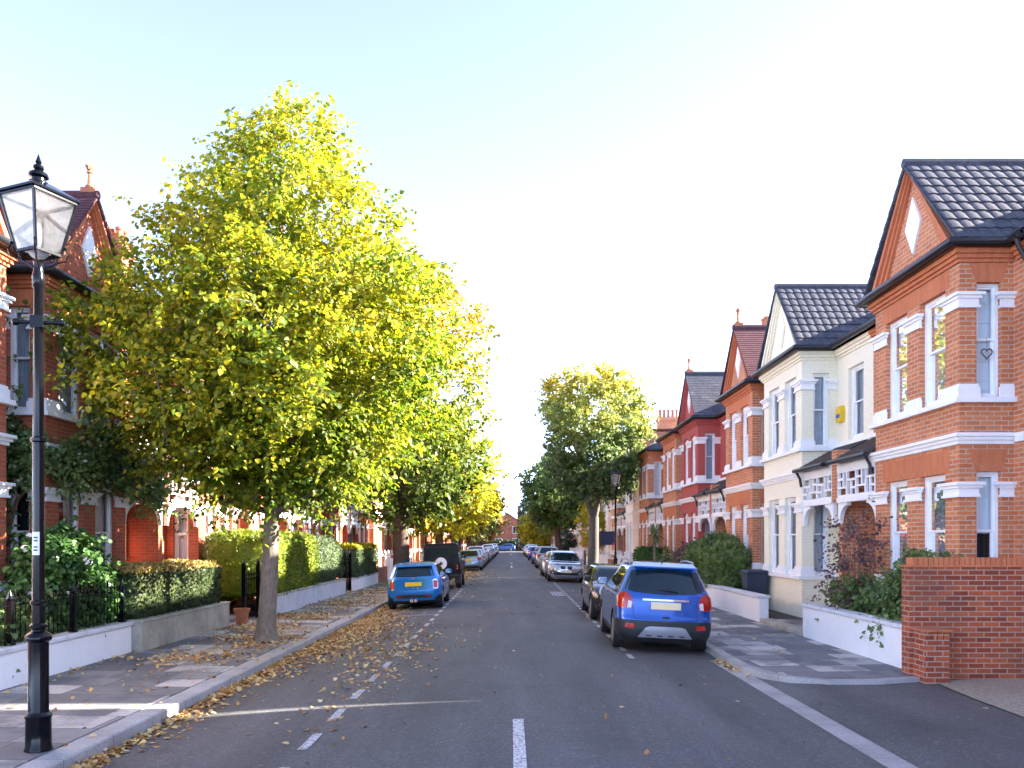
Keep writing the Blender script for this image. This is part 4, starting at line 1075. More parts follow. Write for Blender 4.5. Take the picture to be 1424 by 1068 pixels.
def picket(label, x, y0, y1, h, group='white picket fences'):
    root = empty('picket_fence', (x, y0, .03)); tag(root, label, 'fence', group)
    mb = MB(); y = 0
    while y < y1-y0:
        hh = h - .12*abs(math.sin(math.pi*y/1.8)); mb.box(-.012, .012, y, y+.085, .05, hh-.05); mb.prism([(y, hh-.05), (y+.085, hh-.05), (y+.0425, hh+.02)], lambda a, z: (-.012, a, z), lambda a, z: (.012, a, z)); y += .12
    mb.build('pickets', MAT['white'], root)
    for z in (.25, h-.3):
        mb = MB(); mb.box(.013, .05, 0, y1-y0, z, z+.08); mb.build('rail', MAT['white'], root)
    y = 0
    while y <= y1-y0+.01:
        mb = MB(); mb.box(-.06, .06, y-.06, y+.06, 0, h+.08); mb.box(-.08, .08, y-.08, y+.08, h+.08, h+.13); mb.build('post', MAT['white'], root); y += 1.8
    return root
picket('tall white picket fence between far lamp post and round-headed tree', 6.05, 41.0, 46.4, 1.25)
picket('long white picket fence behind the silver car that faces the camera', 6.05, 50.0, 64.4, 1.15)
picket('far white picket fence beyond the second tree on the right', 6.05, 68.0, 82.4, 1.15)
picket('white picket fence behind the square black four-wheel-drive', -6.2, 41.6, 50.6, 1.15)
picket('far white picket fence among the left street trees', -6.2, 56.0, 75.8, 1.1)
wall('garden_wall', 'low brick wall under the estate agent board', 5.95, 6.18, 46.6, 49.8, .9, MAT['brick_wall'], group=WR)
# terracotta pot
mb = MB(); mb.lathe([(.10, 0), (.125, .02), (.16, .30), (.185, .30), (.19, .37), (.165, .37), (.15, .30), (.0, .29)], (0,0,0), 20)
po = mb.build('flower_pot', MAT['terracotta'], smooth=40, loc=(-6.25, 18.9, .06)); tag(po, 'small terracotta flower pot at the end of the grey wall', 'flower pot')
# wheelie bin
b_ = empty('wheelie_bin', (6.72, 22.4, .12)); tag(b_, 'dark blue wheelie bin behind the white wall', 'bin')
bm_ = simple('dark_blue_plastic', (.02,.035,.07), .45, var=.1)
mb = MB(); mb.hexa([(-.22,-.24,.06),(.22,-.24,.06),(.22,.24,.06),(-.22,.24,.06),(-.29,-.33,1.0),(.29,-.33,1.0),(.29,.3,1.0),(-.29,.3,1.0)]); mb.build('bin_body', bm_, b_, bevel=.02)
mb = MB(); mb.hexa([(-.31,-.37,1.0),(.31,-.37,1.0),(.31,.34,1.0),(-.31,.34,1.0),(-.27,-.33,1.07),(.27,-.33,1.07),(.27,.3,1.09),(-.27,.3,1.09)]); mb.build('lid', bm_, b_, bevel=.015)
for sx in (-1, 1):
    mb = MB(); mb.lathe([(.02,-.03),(.10,-.03),(.10,.03),(.02,.03)], (sx*.25,.24,.10), 14, axis='x'); mb.build('wheel', MAT['gutter'], b_)
# estate agent board
eb = empty('estate_agent_board', (6.2, 47.6, 0)); tag(eb, 'navy and pink estate agent board on a white post by the round-headed tree', 'sign')
mb = MB(); mb.box(-.04, .04, -.03, .03, 0, 2.7); mb.build('post', MAT['white'], eb)
mb = MB(); mb.box(-.95, -.05, -.02, .02, 1.75, 2.55); bd = mb.build('board', simple('navy_board', (.015,.02,.10), .4, var=.05), eb)
mb = MB(); mb.prism([(-.30,1.752),(-.052,1.752),(-.052,2.0)], lambda a, z: (a,-.024,z), lambda a, z: (a,-.0215,z)); mb.build('board_corner', simple('pink_corner', (.65,.03,.22), .4, var=.05), bd)

# ---------------------------------------------------------------- street lamps
def street_lamp(label, x, y, z, sc=1.0, rot=R(-22), sticker=False):
    root = empty('street_lamp', (x, y, z), (0, 0, rot)); tag(root, label, 'street lamp', 'black lantern street lamps')
    I = MAT['iron']
    mb = MB()
    mb.lathe([(.128,0),(.128,.012),(.118,.03),(.116,.30),(.122,.315),(.122,.33),(.10,.355),(.094,.37),(.092,1.03),(.118,1.05),(.122,1.075),(.112,1.10),(.085,1.12),(.066,1.135),(.062,1.15),(.080,1.165),(.080,1.19),(.060,1.21),(.058,1.38),(.074,1.395),(.074,1.42),(.056,1.435),(.054,2.93),(.072,2.945),(.072,2.975),(.050,2.99),(.043,4.40),(.056,4.42),(.058,4.52),(.048,4.56),(.044,4.64),(.05,4.66),(.02,4.67)], (0,0,0), 24)
    mb.build('post', I, root, smooth=35, fix=False)
    mb = MB(); zb = 4.08; mb.box(-.06,.06,-.055,.055,zb-.055,zb+.06)
    for sx in (-1, 1): mb.tube([(sx*.06,0,zb),(sx*.20,0,zb)], .02, 10); mb.lathe([(.0,-.04),(.034,-.02),(.036,.01),(.02,.035),(.0,.04)], (sx*.21,0,zb), 10, axis='x')
    lb = mb.build('ladder_bar', I, root, smooth=40, fix=False); lb.rotation_euler = (0,0,R(30))
    # lantern: tapered square box
    z0, z1, h0, h1 = 4.74, 5.26, .135, .235
    mb = MB()
    for sx, sy in ((-1,-1),(1,-1),(1,1),(-1,1)):
        mb.tube([(sx*.03,sy*.03,4.60),(sx*.11,sy*.11,4.66),(sx*.12,sy*.12,4.74)], .012, 6)
        mb.bar((sx*h0,sy*h0,z0),(sx*h1,sy*h1,z1), .022)
    for hh, z in ((h0, z0), (h1, z1)):
        for k in range(4):
            a = [(-1,-1),(1,-1),(1,1),(-1,1)]; p, q = a[k], a[(k+1) % 4]
            mb.bar((p[0]*hh,p[1]*hh,z),(q[0]*hh,q[1]*hh,z), .026, .026)
    fr_ = mb.build('lantern_frame', I, root)
    a = [(-1,-1),(1,-1),(1,1),(-1,1)]
    for k in range(4):
        p, q = a[k], a[(k+1) % 4]; mb = MB(); i0, i1 = h0-.002, h1-.002
        mb.add([(p[0]*i0,p[1]*i0,z0),(q[0]*i0,q[1]*i0,z0),(q[0]*i1,q[1]*i1,z1),(p[0]*i1,p[1]*i1,z1)], [(0,1,2,3)]); mb.build('pane', MAT['lamp_glass'], fr_, fix=False)
    mb = MB(); mb.lathe([(.06,4.70),(.10,4.745),(.04,4.75),(.03,4.80),(.0,4.81)], (0,0,0), 12); mb.lathe([(.018,4.80),(.03,4.86),(.034,4.96),(.02,5.02),(.0,5.03)], (0,0,0), 12)
    mb.build('lamp_bulb', MAT['net'], root, smooth=50)
    mb = MB(); mb.add([(-.2,-.2,5.245),(.2,-.2,5.245),(.2,.2,5.245),(-.2,.2,5.245),(-.06,-.06,5.30),(.06,-.06,5.30),(.06,.06,5.30),(-.06,.06,5.30)], [(0,1,5,4),(1,2,6,5),(2,3,7,6),(3,0,4,7),(4,5,6,7)]); mb.build('reflector', MAT['white'], root)
    mb = MB(); n = 4
    for k in range(4):
        p, q = a[k], a[(k+1) % 4]
        mb.add([(p[0]*.265,p[1]*.265,5.272),(q[0]*.265,q[1]*.265,5.272),(q[0]*.255,q[1]*.255,5.298),(p[0]*.255,p[1]*.255,5.298),(q[0]*.10,q[1]*.10,5.40),(p[0]*.10,p[1]*.10,5.40)], [(0,1,2,3),(3,2,4,5)])
    mb.add([(s[0]*.10,s[1]*.10,5.40) for s in a], [(0,1,2,3)])
    mb.lathe([(.085,5.38),(.088,5.42),(.06,5.43),(.06,5.455),(.092,5.47),(.085,5.50),(.055,5.52),(.035,5.53),(.05,5.55),(.045,5.575),(.02,5.59),(.03,5.61),(.018,5.64),(.002,5.69)], (0,0,0), 16)
    mb.build('lantern_roof', I, root, smooth=35)
    for sx, sy in a:
        mb = MB(); mb.tube([(sx*.10,sy*.10,4.66),(sx*.17,sy*.17,4.69),(sx*.185,sy*.185,4.75),(sx*.165,sy*.165,4.80)], .009, 6); mb.lathe([(.0,-.02),(.018,0),(.0,.02)], (sx*.165,sy*.165,4.81), 8); mb.build('scroll', I, root)
    root.scale = (.95, .95, .987)
    if sticker:
        mb = MB(); n = 8; vs = []
        for k in range(n+1):
            t = R(-90+22+2) + (k/n-.5)*1.3
            for z in (1.86, 2.08): vs.append((.0575*math.cos(t), .0575*math.sin(t), z))
        mb.add(vs, [(2*k, 2*k+2, 2*k+3, 2*k+1) for k in range(n)]); sk = mb.build('sticker', MAT['white'], root, fix=False)
        for zz in (1.90, 1.93, 1.99, 2.02):
            mb = MB(); vs = []
            for k in range(5):
                t = R(-90+22+2) + (k/4-.5)*.7
                for z in (zz, zz+.014): vs.append((.0585*math.cos(t), .0585*math.sin(t), z))
            mb.add(vs, [(2*k, 2*k+2, 2*k+3, 2*k+1) for k in range(4)]); mb.build('printed_line', MAT['gutter'], sk, fix=False)
    return root
street_lamp('tall black lantern lamp post with white sticker on the near left pavement', -4.45, 7.66, .03, sticker=True)
street_lamp('black lantern lamp post beside the round-headed tree on the right', 5.1, 39.5, .03)

# ---------------------------------------------------------------- trees
LT_ = 'street trees on the left pavement'; RT_ = 'street trees on the right pavement'
big = [(2.7,.9),(3.1,1.7),(3.7,2.45),(4.5,3.05),(5.5,3.3),(6.5,2.95),(7.6,2.3),(8.6,1.7),(9.5,1.15),(10.05,.6),(10.3,.25)]
make_tree('big lime tree with yellow-green leaves on the near left pavement', -4.78, 15.9, 10.9, big, .165, 2.5, MAT['leaf_lime'], MAT['bark'], K=900, twigs=7, leaves=15, length=.76, size=.10, seed=11, group=LT_, limbs=120, shell=.5, lump=.12, z0=.03, droop=.45, lean=(.5,0), gap=.42, up=.4)
t2 = [(3.2,1.2),(4.0,2.6),(5.5,3.4),(8,3.8),(10.3,3.75),(12.2,3.1),(13.4,1.9),(14.1,.6)]
make_tree('dark trunked tree with orange tinged crown behind the small blue hatchback', -4.85, 36.0, 14.1, t2, .36, 3.0, MAT['leaf_maple'], MAT['bark_dark'], K=480, twigs=5, leaves=11, length=.9, size=.19, seed=12, group=LT_, stems=4, limbs=60, shell=.4, lump=.2)
t3 = [(2.8,1.2),(3.6,3.2),(5.5,4.2),(7.5,4.0),(9.2,2.9),(10.2,1.2),(10.5,.4)]
make_tree('pale yellow-green tree behind the square black four-wheel-drive', -4.9, 56.0, 10.5, t3, .3, 2.9, MAT['leaf_yellowgreen'], MAT['bark_dark'], K=330, twigs=5, leaves=10, length=1.0, size=.24, seed=13, group=LT_, limbs=50, lump=.25)
t4 = [(2.6,1.0),(3.4,2.4),(5.0,3.1),(6.8,2.7),(8.0,1.7),(8.8,.5)]
make_tree('brown tinged tree beyond the pale yellow-green tree on the left', -4.9, 76, 8.8, t4, .26, 2.6, MAT['leaf_brown'], MAT['bark_dark'], K=220, twigs=5, leaves=9, length=1.0, size=.30, seed=14, group=LT_, limbs=40)
make_tree('green tree fourth beyond the big lime on the left pavement', -4.9, 95, 9, [(z*1.05, r*1.0) for z, r in t4], .26, 2.6, MAT['leaf_green'], MAT['bark_dark'], K=200, twigs=5, leaves=9, length=1.0, size=.34, seed=15, group=LT_, limbs=30)
make_tree('tall russet tree far down the left pavement', -4.7, 114, 10.5, [(z*1.2, r*1.0) for z, r in t4], .26, 2.6, MAT['leaf_brown'], MAT['bark_dark'], K=200, twigs=5, leaves=9, length=1.0, size=.38, seed=16, group=LT_, limbs=30)
make_tree('brownish tree at the far end of the left pavement', -4.9, 135, 8.5, t4, .26, 2.6, MAT['leaf_brown'], MAT['bark_dark'], K=180, twigs=5, leaves=9, length=1.0, size=.40, seed=17, group=LT_, limbs=20)
r1 = [(4.4,1.0),(5.1,2.0),(6.2,2.55),(8,2.8),(9.6,2.75),(10.6,2.15),(11.2,1.2),(11.5,.4)]
make_tree('round-headed dark green tree with sunlit golden top on the right pavement', 4.60, 45.3, 11.5, r1, .30, 3.3, MAT['leaf_bluegreen'], MAT['bark_smooth'], K=360, twigs=6, leaves=13, length=.75, size=.18, seed=21, group=RT_, stems=4, limbs=60, shell=.33, lump=.13, lean=(.15, 0), droop=.3, up=.35)
r2 = [(3.4,1.0),(4.2,2.3),(6,2.8),(8,2.5),(9.5,1.6),(10.4,.5)]
make_tree('green tree with forked trunk second on the right pavement', 4.65, 78, 10.4, r2, .32, 3.0, MAT['leaf_green'], MAT['bark_dark'], K=260, twigs=5, leaves=10, length=.95, size=.28, seed=22, group=RT_, stems=4, limbs=50, lean=(-.6, 0))
make_tree('small bright yellow-green tree third on the right pavement', 4.3, 116, 7.2, [(1.6,.8),(2.6,1.7),(4.2,2.0),(5.8,1.5),(6.8,.7),(7.2,.2)], .16, 1.6, MAT['leaf_gold'], MAT['bark_dark'], K=190, twigs=5, leaves=9, length=.8, size=.30, seed=23, group=RT_, limbs=30)
make_tree('green-gold tree behind the small yellow-green tree on the right', 3.6, 134, 7.0, [(1.8,.8),(2.8,1.7),(4.2,2.0),(5.8,1.5),(6.8,.5)], .16, 1.8, MAT['leaf_yellowgreen'], MAT['bark_dark'], K=150, twigs=5, leaves=9, length=.8, size=.34, seed=26, group=RT_, limbs=20)
make_tree('tall dark blue-green conifer at the far end of the street', 3.4, 146, 12.5, [(1.5,1.2),(4,1.9),(7,1.7),(9.5,1.2),(11.5,.6),(12.5,.1)], .22, 2.0, MAT['leaf_conifer'], MAT['bark_dark'], K=230, twigs=6, leaves=9, length=.75, size=.32, seed=24, name='conifer_tree', limbs=20, shape=DIAM, shell=.35, lump=.1)
make_tree('narrow dark cypress beside the picket fence on the right', 6.0, 86, 3.6, [(.3,.5),(1.2,.75),(2.4,.65),(3.2,.35),(3.6,.05)], .08, .5, MAT['leaf_conifer'], MAT['bark_dark'], K=120, twigs=6, leaves=8, length=.35, size=.16, seed=25, name='cypress', limbs=10, shape=DIAM, shell=.35, lump=.05)
make_tree('little golden tree in the garden behind the round-headed tree', 6.6, 62, 5.0, [(1.6,.5),(2.4,1.2),(3.6,1.3),(4.5,.9),(5,.2)], .09, 1.5, MAT['leaf_gold'], MAT['bark_dark'], K=70, twigs=4, leaves=8, length=.6, size=.2, seed=27, name='garden_tree', limbs=20)

# ---------------------------------------------------------------- hedges and shrubs
HL = 'clipped hedges on the left side'
hedge('hedge', 'dark clipped box hedge with sunlit golden tan top on the grey wall', -7.65, -6.55, 14.35, 18.55, .5, 1.50, MAT['leaf_box'], 9000, .062, .22, 31, top_mat=MAT['leaf_tan'], group=HL, wob=.05)
hedge('hedge', 'tall clipped yellow-green privet hedge behind the big tree trunk', -7.9, -6.12, 20.75, 25.8, .5, 2.16, MAT['leaf_privet'], 12000, .075, .25, 32, group=HL, wob=.06)
hedge('hedge', 'rounded grey-green hedge between the privet hedge and black gate', -7.4, -6.1, 25.95, 30.2, .5, 2.08, MAT['leaf_sage'], 9000, .075, .6, 33, group=HL, wob=.05)
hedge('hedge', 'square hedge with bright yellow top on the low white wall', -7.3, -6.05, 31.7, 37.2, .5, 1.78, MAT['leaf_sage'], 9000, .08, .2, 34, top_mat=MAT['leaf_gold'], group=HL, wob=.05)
hedge('hedge', 'dark clipped hedge at the foot of the houses across the junction', -9, 1.2, 159.0, 160.6, -.1, 1.9, MAT['leaf_box'], 3000, .3, .3, 35)
hedge('hedge', 'dark hedge corner across the junction on the right', 2.0, 9, 159.0, 160.6, -.1, 1.6, MAT['leaf_box'], 2500, .3, .3, 36)
hedge('clipped_bush', 'clipped green bush bulging over the white wall on the right', 6.05, 7.0, 23.7, 27.6, .3, 1.93, MAT['leaf_rose'], 7000, .12, .45, 37, cat='bush', wob=.22)
shrub('shrub', 'dense dark green shrub with white flowers behind the iron railings', -7.45, 13.5, .15, .52, 1.0, 2.0, MAT['leaf_laurel'], K=260, twigs=6, leaves=9, length=.34, size=.105, seed=41, flowers=45, bot=.02)
shrub('shrub', 'bright green low shrub showing through the railing bars', -7.2, 11.2, .1, .4, .9, 1.05, MAT['leaf_rose'], K=80, twigs=5, leaves=8, length=.28, size=.09, seed=42, bot=.02)
shrub('rose_bush', 'rose bush with white blooms behind the near white wall', 6.62, 13.1, .1, .45, .85, 1.65, MAT['leaf_rose'], K=130, twigs=5, leaves=8, length=.36, size=.085, seed=43, flowers=14, bot=.05)
shrub('shrub', 'tall wispy purple-leaved shrub in front of the porch', 6.55, 15.3, .1, .36, .6, 2.5, MAT['leaf_purple'], K=36, twigs=4, leaves=9, length=.45, size=.07, seed=44, bot=.1, stems=22)
shrub('shrub', 'low green shrub at the foot of the purple-leaved one', 6.6, 15.2, .1, .42, 1.2, 1.15, MAT['leaf_rose'], K=90, twigs=5, leaves=8, length=.3, size=.085, seed=45, bot=.05)
shrub('shrub', 'russet leaved shrub beyond the clipped green bush', 6.6, 29.2, .1, .5, 1.3, 1.8, MAT['leaf_purple'], K=80, twigs=5, leaves=8, length=.4, size=.12, seed=46, bot=.05)
shrub('shrub', 'green shrub below the cordyline palm', 6.65, 32.6, .1, .55, 1.7, 1.35, MAT['leaf_rose'], K=110, twigs=5, leaves=8, length=.38, size=.13, seed=47, bot=.02, flowers=8)
hedge('hedge', 'bright green clipped hedge beyond the cordyline palm', 6.2, 7.2, 38.2, 40.8, .2, 1.6, MAT['leaf_laurel'], 3500, .11, .25, 48)
# climbing plant on the near left house
def climber():
    rg = np.random.default_rng(51); root = empty('climbing_plant', (-8.05, 14.0, 0)); tag(root, 'leafy climber with bare twisted stems across the near left house front', 'climbing plant')
    pts = []; out = []
    def addp(p, o): pts.append(p); out.append(o)
    for _ in range(210):
        z = 3.55 + rg.normal(0, .28); y = 14.1 + rg.random()*4.6
        z += .18*math.sin(y*2.1) - .25*max(0, y-17)
        x = -8.0 if y < 17.15 else -8.15
        addp((x+rg.random()*.18, y, z), (1, 0, .2))
    for _ in range(80):
        x = -8.95 + rg.random()*.9; addp((x, 14.05-rg.random()*.2, 3.6+rg.normal(0, .35)), (0, -1, .2))
    for _ in range(30):
        addp((-8.9+rg.normal(0,.1), 13.75+rg.normal(0, .15), 3.2+rg.random()*3.2), (.4, -.8, .2))
    for _ in range(40):
        z = 1.0+rg.random()*2.4; addp((-8.75+rg.normal(0,.08), 13.85, z), (.3, -.9, 0))
    C = np.array(pts)-np.array([-8.05, 14.0, 0]); O = unit(np.array(out, float))
    (V, F), tw = sprays(rg, C, O, 4, 8, .34, .085, droop=.6, up=.0)
    np_mesh('foliage', [(V, F, 0)], [MAT['leaf_rose']], root)
    mb = MB()
    def stem(ps, r):
        ps = [Vector(p)-Vector((-8.05, 14.0, 0)) for p in ps]; mb.tube(ps, [r*(1-.6*i/len(ps)) for i in range(len(ps))], 6)
    stem([(-8.6,13.9,.1),(-8.62,13.9,.9),(-8.7,13.95,1.9),(-8.5,14.0,2.7),(-8.2,14.02,3.1),(-7.98,14.3,3.35),(-7.98,15.2,3.1),(-7.98,16.0,2.95),(-7.97,16.8,2.9),(-7.98,17.4,3.1)], .045)
    stem([(-8.62,13.92,.9),(-8.75,13.9,1.8),(-8.8,13.95,2.9),(-8.6,14.0,3.6),(-8.02,14.2,3.75),(-7.97,15.5,3.5),(-7.97,17,3.65)], .035)
    stem([(-8.8,13.9,2.9),(-8.9,13.8,4.0),(-8.88,13.7,5.2),(-8.7,13.6,6.2)], .028)
    mb.build('stem', MAT['wood'], root, smooth=60, fix=False)
    for i in rg.choice(len(C), 26): flower(root, C[i]+O[i]*.2, .038)
climber()
# cordyline palm
def cordyline(label, x, y, z0, heads):
    rg = np.random.default_rng(61); root = empty('cordyline_palm', (x, y, z0)); tag(root, label, 'palm')
    for hx, hy, hz, rl in heads:
        mb = MB(); mb.tube([(0,0,0),(hx*.3,hy*.3,hz*.5),(hx,hy,hz)], [.075,.06,.05], 8); mb.build('trunk', MAT['bark'], root, smooth=60, fix=False)
        mb = MB()
        for k in range(70):
            a = rg.random()*6.28; el = rg.uniform(-.55, 1.45); L = rl*rg.uniform(.75, 1.1)
            d = Vector((math.cos(a)*math.cos(el), math.sin(a)*math.cos(el), math.sin(el))); s = Vector((-math.sin(a), math.cos(a), 0)); b = Vector((hx, hy, hz))
            vs = []
            for i in range(5):
                t = i/4; p = b + d*L*t + Vector((0,0,-.28*L*t*t)); wd = .026*(1.2-abs(t-.35))*(1 if i < 4 else .1); vs += [p-s*wd, p+s*wd]
            mb.add(vs, [(2*i, 2*i+1, 2*i+3, 2*i+2) for i in range(4)])
        mb.build('leaf_head', MAT['leaf_rose'], root, fix=False)
cordyline('green cordyline palm in front of the far brick terrace', 6.3, 35.5, .15, [(0,0,2.1,.75), (.35,-.9,1.3,.6)])

# ---------------------------------------------------------------- fallen leaves
def fallen():
    rg = np.random.default_rng(71); P = []; S = []
    def ground_z(x, y):
        z = np.array([road_z(v) for v in x])
        z = np.where((x < KL), PZ + .004, z)
        z = np.where(x < KL-.29, PZ + .015*np.abs(x-KL) + .003, z)
        z = np.where((x > KR+.02) & (y > 13.2), PZ + .015*np.abs(x-KR) + .003, z)
        z = np.where((x > KR+.02) & (y <= 13.2), -.06, z)
        return z
    def scat(n, fx, fy, pile=.0, size=.064):
        x = fx(n); y = fy(n); k = (x > -6.6) & (x < 5.9); x, y = x[k], y[k]
        z = ground_z(x, y) + np.abs(rg.normal(0, pile, len(x))); P.append(np.stack([x, y, z], 1)); S.append(size*(.55+.8*rg.random(len(x))))
    u = lambda a, b: (lambda n: rg.uniform(a, b, n))
    nrm = lambda m, s: (lambda n: rg.normal(m, s, n))
    gut = lambda s: (lambda n: KL+.02+np.abs(rg.normal(0, s, n)))
    lumps = rg.uniform(6.5, 30, 60)
    clump = lambda n: lumps[rg.integers(0, 60, n)] + rg.normal(0, .35, n)
    scat(3400, gut(.10), clump, .018); scat(1400, gut(.12), u(6.5, 22), .014); scat(500, gut(.3), u(8, 24), .006)
    scat(4200, lambda n: KL+.05+np.abs(rg.normal(0, .6, n)), nrm(18.5, 2.3), .010); scat(900, lambda n: KL+.05+np.abs(rg.normal(0, .5, n)), nrm(23, 1.8), .006)
    scat(380, nrm(-2.0, .5), nrm(15.5, 1.8), .004); scat(150, u(-4, 3.5), u(7, 40), .003)
    scat(260, nrm(-2.1, .35), nrm(12.2, 2.2), .004)
    for cx, cy, sx, sy, n in ((-5.3, 13.6, .45, .5, 420), (-5.0, 16.4, .5, .35, 520), (-5.6, 18.3, .6, .5, 700), (-4.75, 15.3, .35, .4, 260), (-5.4, 21.0, .6, .7, 900), (-5.3, 25, .6, 1.4, 1000), (-5.2, 30, .6, 2.5, 1300), (-5.3, 38, .6, 3, 1000)):
        scat(n, nrm(cx, sx), nrm(cy, sy), .008)
    scat(170, u(-6.6, -4.1), u(7.5, 22), .003); scat(160, nrm(-6.5, .12), u(9, 18), .008)
    scat(1500, lambda n: KL+.05+np.abs(rg.normal(0, .8, n)), u(27, 60), .006, .11); scat(1600, lambda n: KL+.05+np.abs(rg.normal(0, .9, n)), u(41, 54), .006, .12)
    scat(1500, lambda n: KR-.05-np.abs(rg.normal(0, .7, n)), u(44, 66), .006, .12); scat(700, u(3.8, 5.6), u(42, 60), .006, .11)
    scat(900, lambda n: KR-.05-np.abs(rg.normal(0, .7, n)), u(70, 100), .006, .15); scat(900, lambda n: KL+.05+np.abs(rg.normal(0, .7, n)), u(60, 100), .006, .15)
    scat(240, lambda n: KR-.04-np.abs(rg.normal(0, .06, n)), nrm(13.6, .35), .008, .06); scat(70, u(3.8, 5.9), u(7, 22), .003, .07)
    P_ = np.concatenate(P); S_ = np.concatenate(S); n = len(P_)
    D = rg.normal(0, 1, (n, 3)); D[:, 2] *= .22; N = rg.normal(0, .38, (n, 3)) + np.array([0,0,1.0]); N[rg.random(n) < .5] *= -1
    P_[:, 2] += .008 + .12*S_*rg.random(n)
    V, F = leaf_arrays(P_, D, N, S_*1.0)
    o = np_mesh('fallen_leaves', [(V, F, 0)], [MAT['fallen']]); tag(o, 'fallen yellow and brown leaves in the gutter and on the pavements', 'leaves', kind='stuff')
fallen()
# ---------------------------------------------------------------- cars
def hermite(zs, keys):
    """monotone cubic through (key z, value)"""
    x = np.array([k[0] for k in keys], float); y = np.array([k[1] for k in keys], float)
    h = np.diff(x); d = np.diff(y)/h; m = np.zeros(len(x)); m[0] = d[0]; m[-1] = d[-1]
    for i in range(1, len(x)-1): m[i] = 0 if d[i-1]*d[i] <= 0 else 2*d[i-1]*d[i]/(d[i-1]+d[i])
    i = np.clip(np.searchsorted(x, zs)-1, 0, len(h)-1); t = (zs-x[i])/h[i]
    return (2*t**3-3*t**2+1)*y[i] + (t**3-2*t**2+t)*h[i]*m[i] + (-2*t**3+3*t**2)*y[i+1] + (t**3-t**2)*h[i]*m[i+1]
GLASS_CAR = simple('tinted_car_glass', (.010,.024,.034), .03, spec=.5, var=.1)
TRIM = simple('black_car_trim', (.018,.019,.021), .5, var=.25, nscale=6)
TYRE = simple('tyre_rubber', (.014,.014,.015), .85, var=.3, nscale=12, dirt=((.10,.09,.08), .3))
ALLOY = simple('wheel_alloy', (.42,.43,.45), .32, metal=.8, var=.1)
CHROME = simple('chrome', (.8,.8,.82), .12, metal=1.0, var=.03)
SILVERP = simple('silver_plastic', (.36,.38,.42), .4, metal=.5, var=.05)
MIRR = simple('mirror_glass', (.07,.08,.09), .05, metal=1.0, var=.05)
RED = simple('red_lamp', (.45,.012,.008), .15, coat=1.0, var=.1)
CLEAR = simple('clear_lamp', (.62,.63,.65), .1, coat=1.0, var=.2, nscale=30)
AMBER = simple('amber_lamp', (.6,.2,.02), .2, coat=1.0)
PLATE_Y = simple('yellow_plate', (.80,.55,.01), .4, var=.03)
PLATE_P = simple('pale_plate', (.80,.68,.42), .4, var=.03)
PLATE_W = simple('white_plate', (.78,.77,.66), .4, var=.03)

